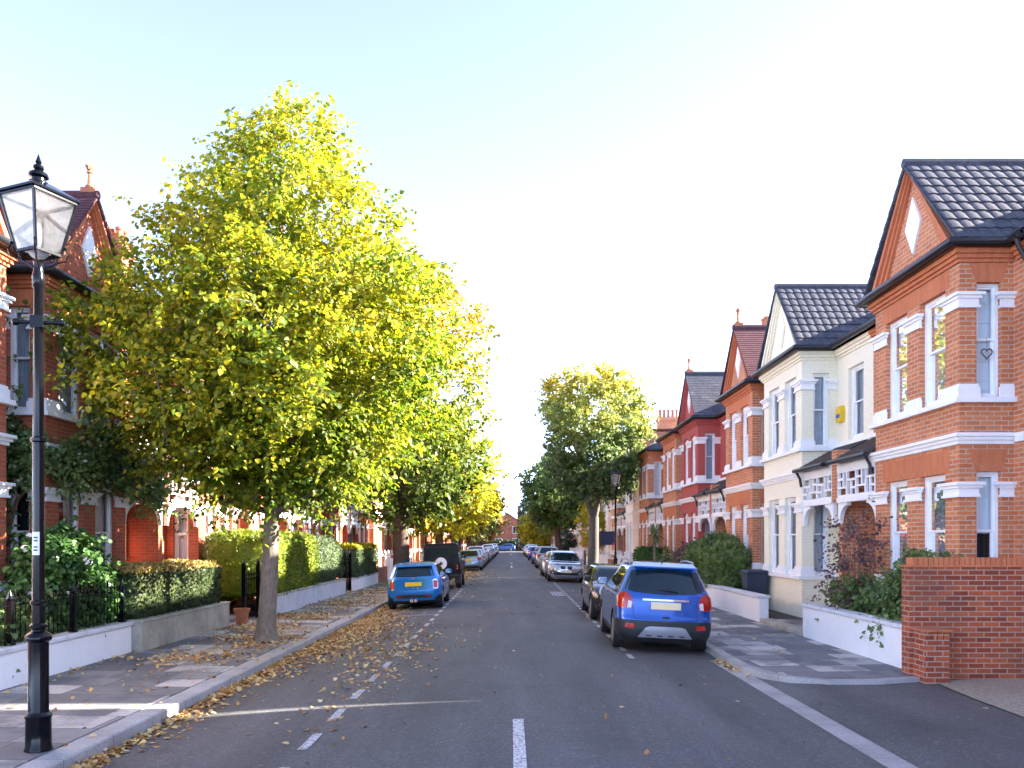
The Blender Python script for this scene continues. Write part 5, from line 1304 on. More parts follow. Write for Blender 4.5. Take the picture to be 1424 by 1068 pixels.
class Car:
    def __init__(s, label, body, rows, wb, wr, paint_m, x, y, face, trim_fn=None, bow=(.12,.16), group=None, yaw=0, name='parked_car', lod=0, ww=.2):
        s.lod = lod; s.rows = rows; s.wb = wb; s.wr = wr
        s.root = empty(name, (x, y, road_z(x)), (0, 0, 0)); tag(s.root, label, 'car', group)
        roll = -math.atan(road_slope(x))
        s.root.rotation_euler = Matrix.Rotation(0, 3, 'Z').to_euler()
        mw = Matrix.Rotation(roll, 3, 'Y') @ Matrix.Rotation(R(yaw) + (0 if face == 'away' else math.pi), 3, 'Z')
        s.root.rotation_euler = mw.to_euler()
        k = np.array([r[0] for r in rows]); n = 26 if lod == 0 else 17
        zs = np.unique(np.concatenate([k, np.linspace(k[0], k[-1], n)]))
        yr, yf, hw, rr, rf = [hermite(zs, [(r[0], r[c]) for r in rows]) for c in range(1, 6)]
        nE, nC, nS = (9, 5, 30) if lod == 0 else (6, 4, 14)
        V = []; 
        for i in range(len(zs)):
            z, a, b, w, cr, cf = zs[i], yr[i], yf[i], hw[i], max(.01, rr[i]), max(.01, rf[i])
            cr = min(cr, w*.95, (b-a)*.45); cf = min(cf, w*.95, (b-a)*.45); bw = bow[0]; bf = bow[1]
            sc_ = min(1, (b-a)/3); bw *= sc_; bf *= sc_; P_ = []
            for q in range(nE): x_ = -(w-cr)+2*(w-cr)*q/(nE-1); P_.append((x_, a + bw*(x_/w)**2))
            y0 = a + bw*((w-cr)/w)**2
            for q in range(1, nC+1): t = -math.pi/2+math.pi/2*q/nC; P_.append((w-cr+cr*math.cos(t), y0+cr+cr*math.sin(t)))
            y1 = b - bf*((w-cf)/w)**2; ya, yb = y0+cr, y1-cf
            for q in range(1, nS+1): P_.append((w, ya+(yb-ya)*q/(nS+1)))
            for q in range(0, nC+1): t = math.pi/2*q/nC; P_.append((w-cf+cf*math.cos(t), y1-cf+cf*math.sin(t)))
            for q in range(1, nE-1): x_ = (w-cf)-2*(w-cf)*q/(nE-1); P_.append((x_, b - bf*(x_/w)**2))
            for q in range(0, nC+1): t = math.pi/2+math.pi/2*q/nC; P_.append((-(w-cf)+cf*math.cos(t), y1-cf+cf*math.sin(t)))
            for q in range(1, nS+1): P_.append((-w, yb-(yb-ya)*q/(nS+1)))
            for q in range(0, nC): t = math.pi+math.pi/2*q/nC; P_.append((-(w-cr)+cr*math.cos(t), y0+cr+cr*math.sin(t)))
            V += [(px, py, z) for px, py in P_]; N_ = len(P_)
        F = [];
        for i in range(len(zs)-1):
            for j in range(N_): F.append((i*N_+j, i*N_+(j+1) % N_, (i+1)*N_+(j+1) % N_, (i+1)*N_+j))
        F.append(tuple(range(N_-1, -1, -1))); F.append(tuple((len(zs)-1)*N_+j for j in range(N_)))
        me = bpy.data.meshes.new('body'); me.from_pydata(V, [], F); me.materials.append(paint_m); me.materials.append(TRIM)
        if trim_fn:
            for p in me.polygons:
                if trim_fn(*p.center): p.material_index = 1
        me.polygons[len(F)-2].material_index = 1
        o = bpy.data.objects.new('body', me); COL.objects.link(o)
        # wheel arches
        if wr:
            cut = MB(); ra = wr+.055
            W_ = max(r[3] for r in rows)
            for yy in (-wb/2, wb/2):
                for sg in (-1, 1):
                    cut.lathe([(ra, sg*(W_-.30)), (ra, sg*(W_+.25))], (0, yy, wr), 28 if lod == 0 else 18, axis='x')
            cm = bpy.data.meshes.new('cut'); cm.from_pydata(cut.v, [], cut.f)
            bm = bmesh.new(); bm.from_mesh(cm); bmesh.ops.recalc_face_normals(bm, faces=bm.faces[:]); bm.to_mesh(cm); bm.free()
            cm.materials.append(TRIM); co = bpy.data.objects.new('cut', cm); COL.objects.link(co)
            md = o.modifiers.new('b', 'BOOLEAN'); md.operation = 'DIFFERENCE'; md.object = co; md.solver = 'EXACT'; md.material_mode = 'TRANSFER'
            dg = bpy.context.evaluated_depsgraph_get(); ev = o.evaluated_get(dg)
            nm = bpy.data.meshes.new_from_object(ev); o.modifiers.clear(); o.data = nm; nm.name = 'body'
            bpy.data.objects.remove(co); bpy.data.meshes.remove(cm); me = nm
        me.polygons.foreach_set('use_smooth', [True]*len(me.polygons)); me.set_sharp_from_angle(angle=R(38))
        o.parent = s.root; s.body = o
        bm = bmesh.new(); bm.from_mesh(me); s.bvh = BVHTree.FromBMesh(bm); bm.free()
        s.W = max(r[3] for r in rows)
        if wr:
            for yy in (-wb/2, wb/2):
                for sg in (-1, 1): s.wheel(sg, yy, ww)
    def wheel(s, sg, yy, ww):
        r = s.wr; n = 30 if s.lod == 0 else 16; mb = MB(); x1 = s.W-.012; x0 = x1-ww
        def X(v): return sg*v
        prof = [(r*.66, x0), (r*.95, x0+.01), (r, x0+.04), (r, x1-.04), (r*.95, x1-.008), (r*.70, x1), (r*.66, x1-.01), (r*.64, x1-.06)]
        mb.lathe([(a, X(b)) for a, b in prof], (0, yy, r), n, axis='x')
        w = mb.build('wheel', TYRE, s.root, smooth=40)
        mb = MB()
        mb.lathe([(r*.67, X(x1-.005)), (r*.62, X(x1-.02)), (r*.60, X(x1-.07))], (0, yy, r), n, axis='x')
        mb.lathe([(r*.16, X(x1-.035)), (r*.15, X(x1-.012)), (.01, X(x1-.008))], (0, yy, r), 12, axis='x')
        if s.lod < 2:
            for k in range(5):
                a = 2*math.pi*k/5+.3; p = Vector((X(x1-.028), yy+math.cos(a)*r*.12, r+math.sin(a)*r*.12)); q = Vector((X(x1-.02), yy+math.cos(a)*r*.63, r+math.sin(a)*r*.63))
                mb.bar(p, q, r*.2, .03, up=(1,0,0))
        mb.build('rim', ALLOY, w, smooth=35)
        mb = MB(); mb.lathe([(r*.60, X(x1-.075)), (.01, X(x1-.075))], (0, yy, r), 16, axis='x'); mb.build('brake_disc', TRIM, w)
    def cast(s, axis, u, z):
        D = {'r': ((u, -6, z), (0, 1, 0)), 'f': ((u, 6, z), (0, -1, 0)), 'L': ((-4, u, z), (1, 0, 0)), 'R': ((4, u, z), (-1, 0, 0)), 't': ((u, z, 5), (0, 0, -1))}[axis]
        hit = s.bvh.ray_cast(Vector(D[0]), Vector(D[1]))
        return (hit[0], hit[1]) if hit[0] is not None else (None, None)
    def decal(s, name, axis, top, bot, mat, off=.006, th=.02, nr=4, nc=10, parent=None, smooth=40):
        """a panel laid on the body between an upper and a lower edge line, with real thickness"""
        def res(pl, n):
            L = [0]
            for a, b in zip(pl, pl[1:]): L.append(L[-1]+math.dist(a, b))
            return [(float(np.interp(L[-1]*i/(n-1), L, [p[0] for p in pl])), float(np.interp(L[-1]*i/(n-1), L, [p[1] for p in pl]))) for i in range(n)]
        T, B = res(top, nc), res(bot, nc); G = []; last = None
        for i in range(nr+1):
            for j in range(nc):
                t = i/nr; u = T[j][0]*(1-t)+B[j][0]*t; z = T[j][1]*(1-t)+B[j][1]*t
                p, n = s.cast(axis, u, z)
                if p is None: 
                    if last is None: last = (Vector((u, 0, z)), Vector((0,0,1)))
                    p, n = last
                last = (p, n); G.append((p, n))
        nf = (nr+1)*nc; mb = MB()
        vs = [p+n*off for p, n in G] + [p-n*th for p, n in G]; fs = []
        for i in range(nr):
            for j in range(nc-1): q = (i*nc+j, i*nc+j+1, (i+1)*nc+j+1, (i+1)*nc+j); fs.append(q)
        edge = [j for j in range(nc)] + [i*nc+nc-1 for i in range(1, nr+1)] + [nr*nc+j for j in range(nc-2, -1, -1)] + [i*nc for i in range(nr-1, 0, -1)]
        for a, b in zip(edge, edge[1:]+edge[:1]): fs.append((a, b, b+nf, a+nf))
        mb.add(vs, fs); return mb.build(name, mat, parent or s.root, smooth=smooth)
    def both(s, name, axis, top, bot, mat, **k):
        """the same panel mirrored onto both halves (u -> -u) of the front or rear"""
        for sg in (1, -1): s.decal(name, axis, [(sg*u, z) for u, z in top], [(sg*u, z) for u, z in bot], mat, **k)
    def sides(s, name, top, bot, mat, **k):
        for ax in 'LR': s.decal(name, ax, top, bot, mat, **k)
    def round_lamp(s, axis, u, z, r, mat, ring=None):
        n = 14
        top = [(u-r*math.cos(math.pi*k/n), z+r*math.sin(math.pi*k/n)) for k in range(n+1)]; bot = [(u-r*math.cos(math.pi*k/n), z-r*math.sin(math.pi*k/n)) for k in range(n+1)]
        lp = s.decal('headlight', axis, top, bot, ring or mat, off=.012, th=.03, nr=6, nc=15)
        if ring:
            q = .80; top = [(u+(a-u)*q, z+(b-z)*q) for a, b in top]; bot = [(u+(a-u)*q, z+(b-z)*q) for a, b in bot]
            s.decal('lens', axis, top, bot, mat, off=.020, th=.01, nr=6, nc=15, parent=lp)
    def mirror(s, y, z, mat, w=.2):
        for sg in (-1, 1):
            p, n = s.cast('R' if sg > 0 else 'L', y, z); px = abs(p.x) if p is not None else s.W*.9
            mb = MB()
            vs = []; 
            for k, (yy, sc) in enumerate(((y-.06, .82), (y-.03, 1.0), (y+.03, .95), (y+.09, .6))):
                for a, b in ((-.5,-.42), (.5,-.5), (.55,.1), (.42,.5), (-.42,.5), (-.55,.0)): vs.append((sg*(px+.03+w/2)+a*w*sc, yy, z+.06+b*.15*sc))
            fs = []
            for k in range(3):
                for j in range(6): fs.append((k*6+j, k*6+(j+1) % 6, (k+1)*6+(j+1) % 6, (k+1)*6+j))
            fs += [tuple(range(5, -1, -1)), tuple(range(18, 24))]; mb.add(vs, fs); mb.bar((sg*(px-.03), y+.02, z), (sg*(px+.08), y+.01, z+.03), .05, .05)
            m_ = mb.build('wing_mirror', mat, s.root, smooth=50)
            mb = MB(); mb.add([(sg*(px+.03+w/2)+a*w*.72, y-.0615, z+.06+b*.15*.72) for a, b in ((-.5,-.42), (.5,-.5), (.55,.1), (.42,.5), (-.42,.5), (-.55,.0))], [tuple(range(6))]); mb.build('mirror_glass', MIRR, m_)
    def plate(s, axis, z, w, mat, h=.11, u0=0):
        return s.decal('number_plate', axis, [(u0-w/2, z+h/2), (u0+w/2, z+h/2)], [(u0-w/2, z-h/2), (u0+w/2, z-h/2)], mat, off=.016, th=.02, nr=1, nc=4)
    def wiper(s, axis, p0, p1):
        a, n = s.cast(axis, *p0); b, n2 = s.cast(axis, *p1)
        mb = MB(); m_ = a.lerp(b, .5)+n*.03; mb.tube([a+n*.02, m_, b+n2*.014], [.016, .012, .007], 6); mb.build('wiper', TRIM, s.root)
    def handles(s, ys, z, mat):
        for ax, sg in (('L', -1), ('R', 1)):
            for y in ys:
                p, n = s.cast(ax, y, z)
                if p is None: continue
                mb = MB(); mb.box(p.x-.012, p.x+sg*.03, y-.09, y+.09, z-.018, z+.016); mb.build('door_handle', mat, s.root, bevel=.006)
    def seams(s, lines):
        for ln in lines:
            for ax in 'LR':
                pts = []
                for y, z in ln:
                    p, n = s.cast(ax, y, z)
                    if p is not None: pts.append(p+n*.001)
                if len(pts) > 1: mb = MB(); mb.tube(pts, .005, 4); mb.build('door_seam', TRIM, s.root, fix=False)

def lerp_rows(rows, **k): return rows
CG = 'cars parked along the left kerb'; CR = 'cars parked along the right kerb'
# ---- bright blue crossover, seen from behind, on the right
ROWS_X = [(.19,-2.00,2.02,.78,.25,.35),(.30,-2.10,2.11,.85,.28,.40),(.44,-2.13,2.14,.875,.28,.42),(.60,-2.125,2.14,.882,.28,.42),(.68,-2.09,2.12,.885,.27,.42),(.84,-2.055,2.06,.885,.27,.42),(.98,-2.035,1.80,.872,.27,.40),(1.05,-2.01,1.35,.855,.27,.35),(1.10,-1.985,1.02,.835,.27,.32),(1.25,-1.89,.74,.765,.25,.28),(1.44,-1.76,.36,.685,.22,.24),(1.55,-1.70,.10,.625,.2,.22),(1.605,-1.62,-.10,.56,.2,.2),(1.635,-1.45,-.40,.45,.2,.2),(1.65,-1.15,-.65,.28,.2,.2)]
pb = paint('bright_blue_paint', (.004,.088,.40))
c = Car('bright blue crossover with black bumper seen from behind on the right', None, ROWS_X, 2.555, .345, pb, 2.84, 16.80, 'away', lambda x, y, z: z < .34 or (z < .60 and abs(y) > 1.62) or (z < .60 and y < -1.95), yaw=-1.6, group=CR, ww=.215)
c.decal('rear_window', 'r', [(-.60,1.485),(0,1.53),(.60,1.485)], [(-.735,1.16),(-.60,1.10),(0,1.065),(.60,1.10),(.735,1.16)], GLASS_CAR, nr=6, nc=17)
c.decal('brake_light', 'r', [(-.14,1.585),(.14,1.585)], [(-.14,1.555),(.14,1.555)], RED, nr=1, nc=5)
c.both('tail_light', 'r', [(.585,.93),(.66,1.07),(.755,1.09),(.84,1.03)], [(.615,.80),(.70,.80),(.80,.80),(.868,.83)], RED, nr=6, nc=9, off=.014)
c.both('reversing_light', 'r', [(.605,.925),(.675,.945)], [(.622,.815),(.69,.81)], CLEAR, nr=3, nc=4, off=.019)
c.decal('chrome_strip', 'r', [(-.42,.985),(.42,.985)], [(-.42,.955),(.42,.955)], CHROME, off=.024, nr=1, nc=7)
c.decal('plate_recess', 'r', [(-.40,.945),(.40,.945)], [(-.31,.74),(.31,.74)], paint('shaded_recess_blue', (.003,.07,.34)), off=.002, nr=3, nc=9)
c.plate('r', .868, .54, PLATE_P, .13)
c.decal('handle_slot', 'r', [(-.07,.675),(.07,.675)], [(-.06,.645),(.06,.645)], TRIM, nr=1, nc=4)
c.decal('skid_plate', 'r', [(-.36,.47),(-.28,.50),(.28,.50),(.36,.47)], [(-.49,.30),(0,.30),(.49,.30)], SILVERP, off=.015, nr=4, nc=11)
for u in (-.30,-.1,.1,.30): c.decal('skid_slot', 'r', [(u-.05,.345),(u+.05,.345)], [(u-.05,.325),(u+.05,.325)], TRIM, off=.018, th=.004, nr=1, nc=3)
c.both('reflector', 'r', [(.56,.53),(.70,.54)], [(.56,.45),(.73,.46)], RED, nr=2, nc=5, off=.012)
c.wiper('r', (.22,1.12), (-.16,1.15))
for ax in 'LR':
    c.decal('side_window', ax, [(.18,1.49),(.60,1.36),(.80,1.22)], [(-.22,1.13),(.3,1.13),(.86,1.135)][::1] if False else [(.18,1.12),(.5,1.12),(.88,1.125)], GLASS_CAR, nr=4, nc=8)
    c.decal('side_window', ax, [(-.85,1.53),(-.3,1.535),(.14,1.50)], [(-.85,1.14),(-.3,1.13),(.14,1.12)], GLASS_CAR, nr=4, nc=8)
    c.decal('side_window', ax, [(-1.42,1.44),(-1.2,1.49),(-.89,1.52)], [(-1.52,1.25),(-1.2,1.17),(-.89,1.145)], GLASS_CAR, nr=4, nc=6)
c.decal('windscreen', 'f', [(-.52,1.50),(0,1.53),(.52,1.50)], [(-.70,1.13),(0,1.12),(.70,1.13)], GLASS_CAR, nr=5, nc=11)
c.mirror(.80, 1.10, pb); c.handles((.02,-.95), 1.0, pb)
c.seams([[(-.12,.4),(-.12,1.1)], [(.95,.45),(.95,1.05)], [(-1.02,.9),(-1.02,1.1)], [(-1.05,.62),(-1.3,1.0),(-1.48,1.12)]])
for pts in ([(-.70,1.10),(-.60,.88),(-.57,.63)], [(.70,1.10),(.60,.88),(.57,.63)], [(-.57,.63),(0,.61),(.57,.63)]):
    mb = MB(); q = []
    for i in range(8):
        f = i/7*(len(pts)-1); k = min(int(f), len(pts)-2); t = f-k; u = pts[k][0]*(1-t)+pts[k+1][0]*t; z = pts[k][1]*(1-t)+pts[k+1][1]*t
        p, n = c.cast('r', u, z); q.append(p+n*.0005)
    mb.tube(q, .0045, 4); mb.build('tailgate_seam', TRIM, c.root, fix=False)
for sg in (-1, 1):
    mb = MB(); mb.tube([(sg*.60,-1.35,1.60),(sg*.605,-1.2,1.665),(sg*.61,-.5,1.68),(sg*.61,.0,1.655),(sg*.61,.12,1.60)], .018, 8); mb.build('roof_rail', SILVERP, c.root, smooth=60)
mb = MB(); mb.lathe([(.03,0),(.02,.03),(.008,.05),(.006,.14),(.0,.15)], (0,-1.35,1.635), 8); mb.build('aerial', TRIM, c.root)
mb = MB(); mb.hexa([(-.60,-1.83,1.545),(.60,-1.83,1.545),(.58,-1.5,1.62),(-.58,-1.5,1.62),(-.58,-1.80,1.575),(.58,-1.80,1.575),(.54,-1.5,1.645),(-.54,-1.5,1.645)]); mb.build('spoiler', pb, c.root, bevel=.012)

# ---- small blue hatchback from behind (left) and a black one facing the camera (right)
ROWS_M = [(.17,-1.70,1.72,.72,.2,.3),(.26,-1.80,1.82,.79,.24,.36),(.42,-1.835,1.85,.825,.27,.42),(.56,-1.84,1.85,.838,.28,.44),(.70,-1.80,1.80,.838,.28,.44),(.82,-1.765,1.66,.82,.28,.42),(.90,-1.745,1.36,.80,.28,.40),(.955,-1.725,.95,.78,.28,.36),(1.02,-1.68,.80,.745,.26,.3),(1.14,-1.59,.62,.70,.25,.26),(1.27,-1.48,.42,.655,.24,.24),(1.335,-1.42,.27,.62,.22,.22),(1.375,-1.33,.10,.55,.2,.2),(1.395,-1.15,-.10,.44,.2,.2),(1.405,-.9,-.3,.26,.2,.2)]
def small_hatch(label, x, y, face, pm, roofm, group, plate, yaw=0):
    c = Car(label, None, ROWS_M, 2.467, .315, pm, x, y, face, lambda x_, y_, z: z < .27 or (z < .42 and abs(abs(y_)-1.2335) < .52), group=group, yaw=yaw, bow=(.10,.20))
    for ax in 'LR':
        c.decal('side_window', ax, [(-1.32,1.30),(-.6,1.325),(.15,1.30),(.48,1.18),(.66,1.05)], [(-1.46,.99),(-.6,.97),(0,.96),(.4,.96),(.74,.965)], GLASS_CAR, nr=4, nc=14)
    c.decal('rear_window', 'r', [(-.54,1.27),(0,1.285),(.54,1.27)], [(-.62,.985),(0,.975),(.62,.985)], GLASS_CAR, nr=5, nc=11)
    c.decal('windscreen', 'f', [(-.52,1.28),(0,1.30),(.52,1.28)], [(-.66,.985),(0,.975),(.66,.985)], GLASS_CAR, nr=5, nc=11)
    mb = MB(); mb.hexa([(-.57,-1.55,1.275),(.57,-1.55,1.275),(.56,-1.25,1.37),(-.56,-1.25,1.37),(-.57,-1.53,1.305),(.57,-1.53,1.305),(.54,-1.25,1.40),(-.54,-1.25,1.40)]); mb.build('spoiler', pm, c.root, bevel=.01)
    c.both('tail_light', 'r', [(.575,.86),(.61,.885),(.69,.885),(.72,.86)], [(.585,.62),(.62,.60),(.70,.60),(.73,.62)], CHROME, nr=5, nc=8, off=.012)
    c.both('tail_lens', 'r', [(.592,.845),(.70,.845)], [(.60,.63),(.712,.63)], RED, nr=5, nc=6, off=.02)
    c.plate('r', .755, .50, plate, .12)
    c.decal('bumper_vent', 'r', [(-.56,.435),(0,.455),(.56,.435)], [(-.50,.345),(-.2,.345),(.2,.345),(.50,.345)], TRIM, nr=3, nc=11)
    c.both('reflector', 'r', [(.37,.425),(.52,.42)], [(.37,.375),(.49,.375)], RED, off=.012, nr=1, nc=5)
    c.decal('bumper_seam', 'r', [(-.76,.585),(0,.575),(.76,.585)], [(-.76,.575),(0,.565),(.76,.575)], TRIM, off=.001, nr=1, nc=15)
    for u in (-.06, .06):
        mb = MB(); mb.lathe([(.05,-1.90),(.05,-1.7),(.038,-1.7),(.038,-1.88)], (u,0,.27), 14, axis='y'); mb.build('exhaust', CHROME, c.root, smooth=40, fix=False)
    c.decal('badge', 'r', [(-.05,.935),(.05,.935)], [(-.05,.91),(.05,.91)], CHROME, nr=1, nc=3)
    for k, u in enumerate((-.16,-.02,.13)): c.decal('badge_letter', 'r', [(u-.03,.655),(u+.03,.655)], [(u-.03,.63),(u+.03,.63)], CHROME, off=.005, th=.002, nr=1, nc=3)
    c.wiper('r', (.05,.985), (-.34,1.01))
    for u in (-.53, .53): c.round_lamp('f', u, .735, .125, CLEAR, CHROME)
    c.decal('grille', 'f', [(-.40,.63),(0,.65),(.40,.63)], [(-.32,.54),(0,.53),(.32,.54)], CHROME, nr=2, nc=9, off=.010)
    c.decal('grille_mesh', 'f', [(-.37,.622),(0,.638),(.37,.622)], [(-.30,.55),(0,.54),(.30,.55)], TRIM, nr=2, nc=9, off=.014)
    c.decal('lower_grille', 'f', [(-.55,.42),(0,.42),(.55,.42)], [(-.48,.28),(0,.27),(.48,.28)], TRIM, nr=3, nc=9)
    for u in (-.58, .58): c.round_lamp('f', u, .40, .06, CLEAR, CHROME)
    c.plate('f', .46, .5, PLATE_W)
    c.mirror(.62, .97, roofm); c.handles((-.35,), .86, CHROME)
    c.seams([[(-.48,.32),(-.50,.95)], [(.62,.34),(.66,.95)]])
    mb = MB(); mb.tube([(0,-1.1,1.39),(0,-1.22,1.47)], [.012,.005], 6); mb.build('aerial', TRIM, c.root)
    return c
small_hatch('small bright blue hatchback with yellow plate seen from behind on the left', -2.88, 26.15, 'away', paint('sky_blue_paint', (.012,.20,.58)), paint('sky_blue_mirror', (.02,.2,.6)), CG, PLATE_Y)
small_hatch('small black hatchback facing the camera in front of the blue crossover', 2.88, 22.35, 'to', paint('black_paint', (.010,.010,.014), .1), TRIM, CR, PLATE_Y)

# ---- square black four-wheel-drive with spare wheel
def four_by_four():
    pk = simple('dull_black_paint', (.009,.009,.010), .45, spec=.25, var=.3)
    rows = [(.52,-1.74,1.95,.79,.04,.1),(.56,-1.76,1.96,.80,.04,.1),(.78,-1.78,1.96,.81,.04,.1),(.98,-1.78,1.95,.81,.04,.1),(1.10,-1.775,1.93,.80,.04,.1),(1.14,-1.77,1.88,.78,.04,.1),(1.165,-1.765,.55,.765,.04,.08),(1.20,-1.76,.50,.76,.04,.06),(1.60,-1.71,.30,.73,.05,.06),(1.86,-1.67,.15,.70,.06,.08),(1.93,-1.63,.10,.665,.08,.08),(1.955,-1.52,.0,.58,.1,.1)]
    c = Car('square black four-wheel-drive with a spare wheel on its back door', None, rows, 2.36, .39, pk, -2.92, 36.45, 'away', group=CG, bow=(.0,.03), ww=.23)
    for sg in (-1, 1):
        c.decal('rear_window', 'r', [(sg*.40,1.74),(sg*.64,1.74)], [(sg*.41,1.27),(sg*.67,1.27)], GLASS_CAR, nr=2, nc=4)
    c.decal('rear_window', 'r', [(-.34,1.74),(.34,1.74)], [(-.34,1.27),(.34,1.27)], GLASS_CAR, nr=2, nc=5)
    for ax in 'LR':
        c.decal('side_window', ax, [(-1.52,1.72),(-.72,1.72)], [(-1.55,1.28),(-.72,1.28)], GLASS_CAR, nr=2, nc=5)
        c.decal('side_window', ax, [(-.60,1.74),(.18,1.74)], [(-.60,1.24),(.36,1.24)], GLASS_CAR, nr=2, nc=5)
    c.decal('windscreen', 'f', [(-.6,1.78),(.6,1.78)], [(-.64,1.27),(.64,1.27)], GLASS_CAR, nr=2, nc=5)
    w = MB(); w.lathe([(.2,-1.80),(.37,-1.80),(.39,-1.84),(.39,-1.97),(.36,-2.0),(.26,-2.005),(.24,-1.98),(.2,-1.97)], (.02,0,1.10), 30, axis='y'); sp = w.build('spare_wheel', TYRE, c.root, smooth=40)
    w = MB(); w.lathe([(.255,-2.0),(.235,-2.012),(.22,-1.985),(.12,-1.975),(.10,-2.0),(.06,-2.005),(.0,-2.005)], (.02,0,1.10), 24, axis='y'); rm_ = w.build('rim', MAT['white'], sp, smooth=40)
    w = MB()
    for k in range(5):
        a = math.pi/2+2*math.pi*k/5; b = a+math.pi/5; b2 = a-math.pi/5
        w.prism([(.02+.10*math.cos(a), 1.10+.10*math.sin(a)), (.02+.045*math.cos(b), 1.10+.045*math.sin(b)), (.02, 1.10), (.02+.045*math.cos(b2), 1.10+.045*math.sin(b2))], lambda u, z: (u,-2.018,z), lambda u, z: (u,-2.006,z))
    w.build('hub_star', TRIM, rm_)
    for sg in (-1, 1):
        for z in (.96, .85): w = MB(); w.lathe([(.05,-1.775),(.05,-1.80),(.04,-1.815),(.0,-1.82)], (sg*.68,0,z), 12, axis='y'); w.build('tail_light', RED, c.root)
        w = MB(); w.box(sg*.55-.0,sg*.80,-1.60,-1.585,.22,.56); w.build('mud_flap', TRIM, c.root)
        w = MB(); w.box(sg*.35,sg*.80,-1.90,-1.76,.50,.62); w.build('bumper', TRIM, c.root, bevel=.01)
        # wing over the front wheel, headlight
        w = MB(); w.hexa([(sg*.79,.70,.98),(sg*.86,.70,.98),(sg*.86,1.66,.98),(sg*.79,1.66,.98),(sg*.79,.76,1.06),(sg*.84,.76,1.06),(sg*.84,1.6,1.06),(sg*.79,1.6,1.06)]); w.build('wheel_arch', TRIM, c.root)
        c.round_lamp('f', sg*.56, .90, .10, CLEAR)
    w = MB()
    for sg in (-1, 1): w.bar((sg*.58,-1.5,2.05),(sg*.58,.05,2.05), .03)
    for y in (-1.45,-1.0,-.5,0): w.bar((-.6,y,2.03),(.6,y,2.03), .03); [w.bar((sg*.6,y,1.9),(sg*.6,y,2.05), .03) for sg in (-1, 1)]
    w.build('roof_rack', TRIM, c.root)
    w = MB(); w.box(-.35,.35,-1.55,1.6,.34,.52); w.build('chassis', TRIM, c.root)
    c.plate('r', .70, .3, PLATE_Y, .2, u0=-.5); c.mirror(.42, 1.25, TRIM)
    w = MB(); w.box(.27,.33,-1.80,-1.765,1.0,1.06); w.build('door_handle', CHROME, c.root)
four_by_four()

# ---- silver crossover facing the camera
ROWS_S = [(.20,-2.08,2.08,.78,.25,.4),(.32,-2.17,2.19,.85,.28,.45),(.50,-2.20,2.23,.885,.28,.48),(.66,-2.19,2.22,.895,.28,.48),(.80,-2.16,2.16,.895,.28,.48),(.92,-2.14,1.95,.885,.27,.46),(.985,-2.12,1.40,.865,.27,.4),(1.02,-2.10,.98,.85,.27,.36),(1.18,-1.99,.68,.775,.25,.3),(1.36,-1.86,.33,.70,.22,.26),(1.46,-1.78,.05,.64,.2,.22),(1.51,-1.68,-.18,.56,.2,.2),(1.535,-1.48,-.45,.44,.2,.2),(1.545,-1.2,-.7,.28,.2,.2)]
c = Car('silver crossover with twin black grilles facing the camera on the right', None, ROWS_S, 2.76, .345, paint('silver_paint', (.42,.46,.52), .55), 2.72, 42.15, 'to', lambda x, y, z: z < .36 and y < 1.9, group=CR)
c.decal('windscreen', 'f', [(-.56,1.41),(0,1.44),(.56,1.41)], [(-.72,1.05),(0,1.04),(.72,1.05)], GLASS_CAR, nr=5, nc=11)
c.both('grille', 'f', [(.03,.79),(.07,.815),(.26,.815),(.32,.77)], [(.03,.65),(.07,.625),(.24,.625),(.31,.68)], CHROME, off=.010, nr=3, nc=8)
c.both('grille_slats', 'f', [(.05,.785),(.08,.80),(.25,.80),(.30,.765)], [(.05,.66),(.08,.64),(.235,.64),(.29,.685)], TRIM, off=.016, nr=3, nc=8)
c.both('headlight', 'f', [(.42,.775),(.60,.81),(.80,.83)], [(.43,.69),(.60,.67),(.82,.71)], CLEAR, off=.010, nr=3, nc=8)
c.both('lower_intake', 'f', [(.0,.50),(.45,.50),(.74,.60)], [(.0,.36),(.5,.36),(.78,.40)], TRIM, nr=4, nc=10)
c.decal('skid_plate', 'f', [(-.52,.345),(0,.345),(.52,.345)], [(-.46,.24),(0,.235),(.46,.24)], SILVERP, off=.02, nr=2, nc=9)
c.plate('f', .54, .52, PLATE_P, .12)
c.sides('side_window', [(-1.72,1.36),(-.8,1.45),(0,1.44),(.35,1.30),(.62,1.15)], [(-1.85,1.16),(-.8,1.06),(0,1.05),(.4,1.05),(.78,1.055)], GLASS_CAR, nr=4, nc=12)
c.mirror(.66, 1.05, SILVERP); c.both('fog_light', 'f', [(.62,.50),(.70,.50)], [(.62,.43),(.70,.43)], CLEAR, off=.012, nr=1, nc=3)
for sg in (-1, 1):
    mb = MB(); mb.tube([(sg*.60,-1.5,1.50),(sg*.61,-1.3,1.56),(sg*.61,-.2,1.56),(sg*.60,-.05,1.51)], .018, 6); mb.build('roof_rail', SILVERP, c.root)

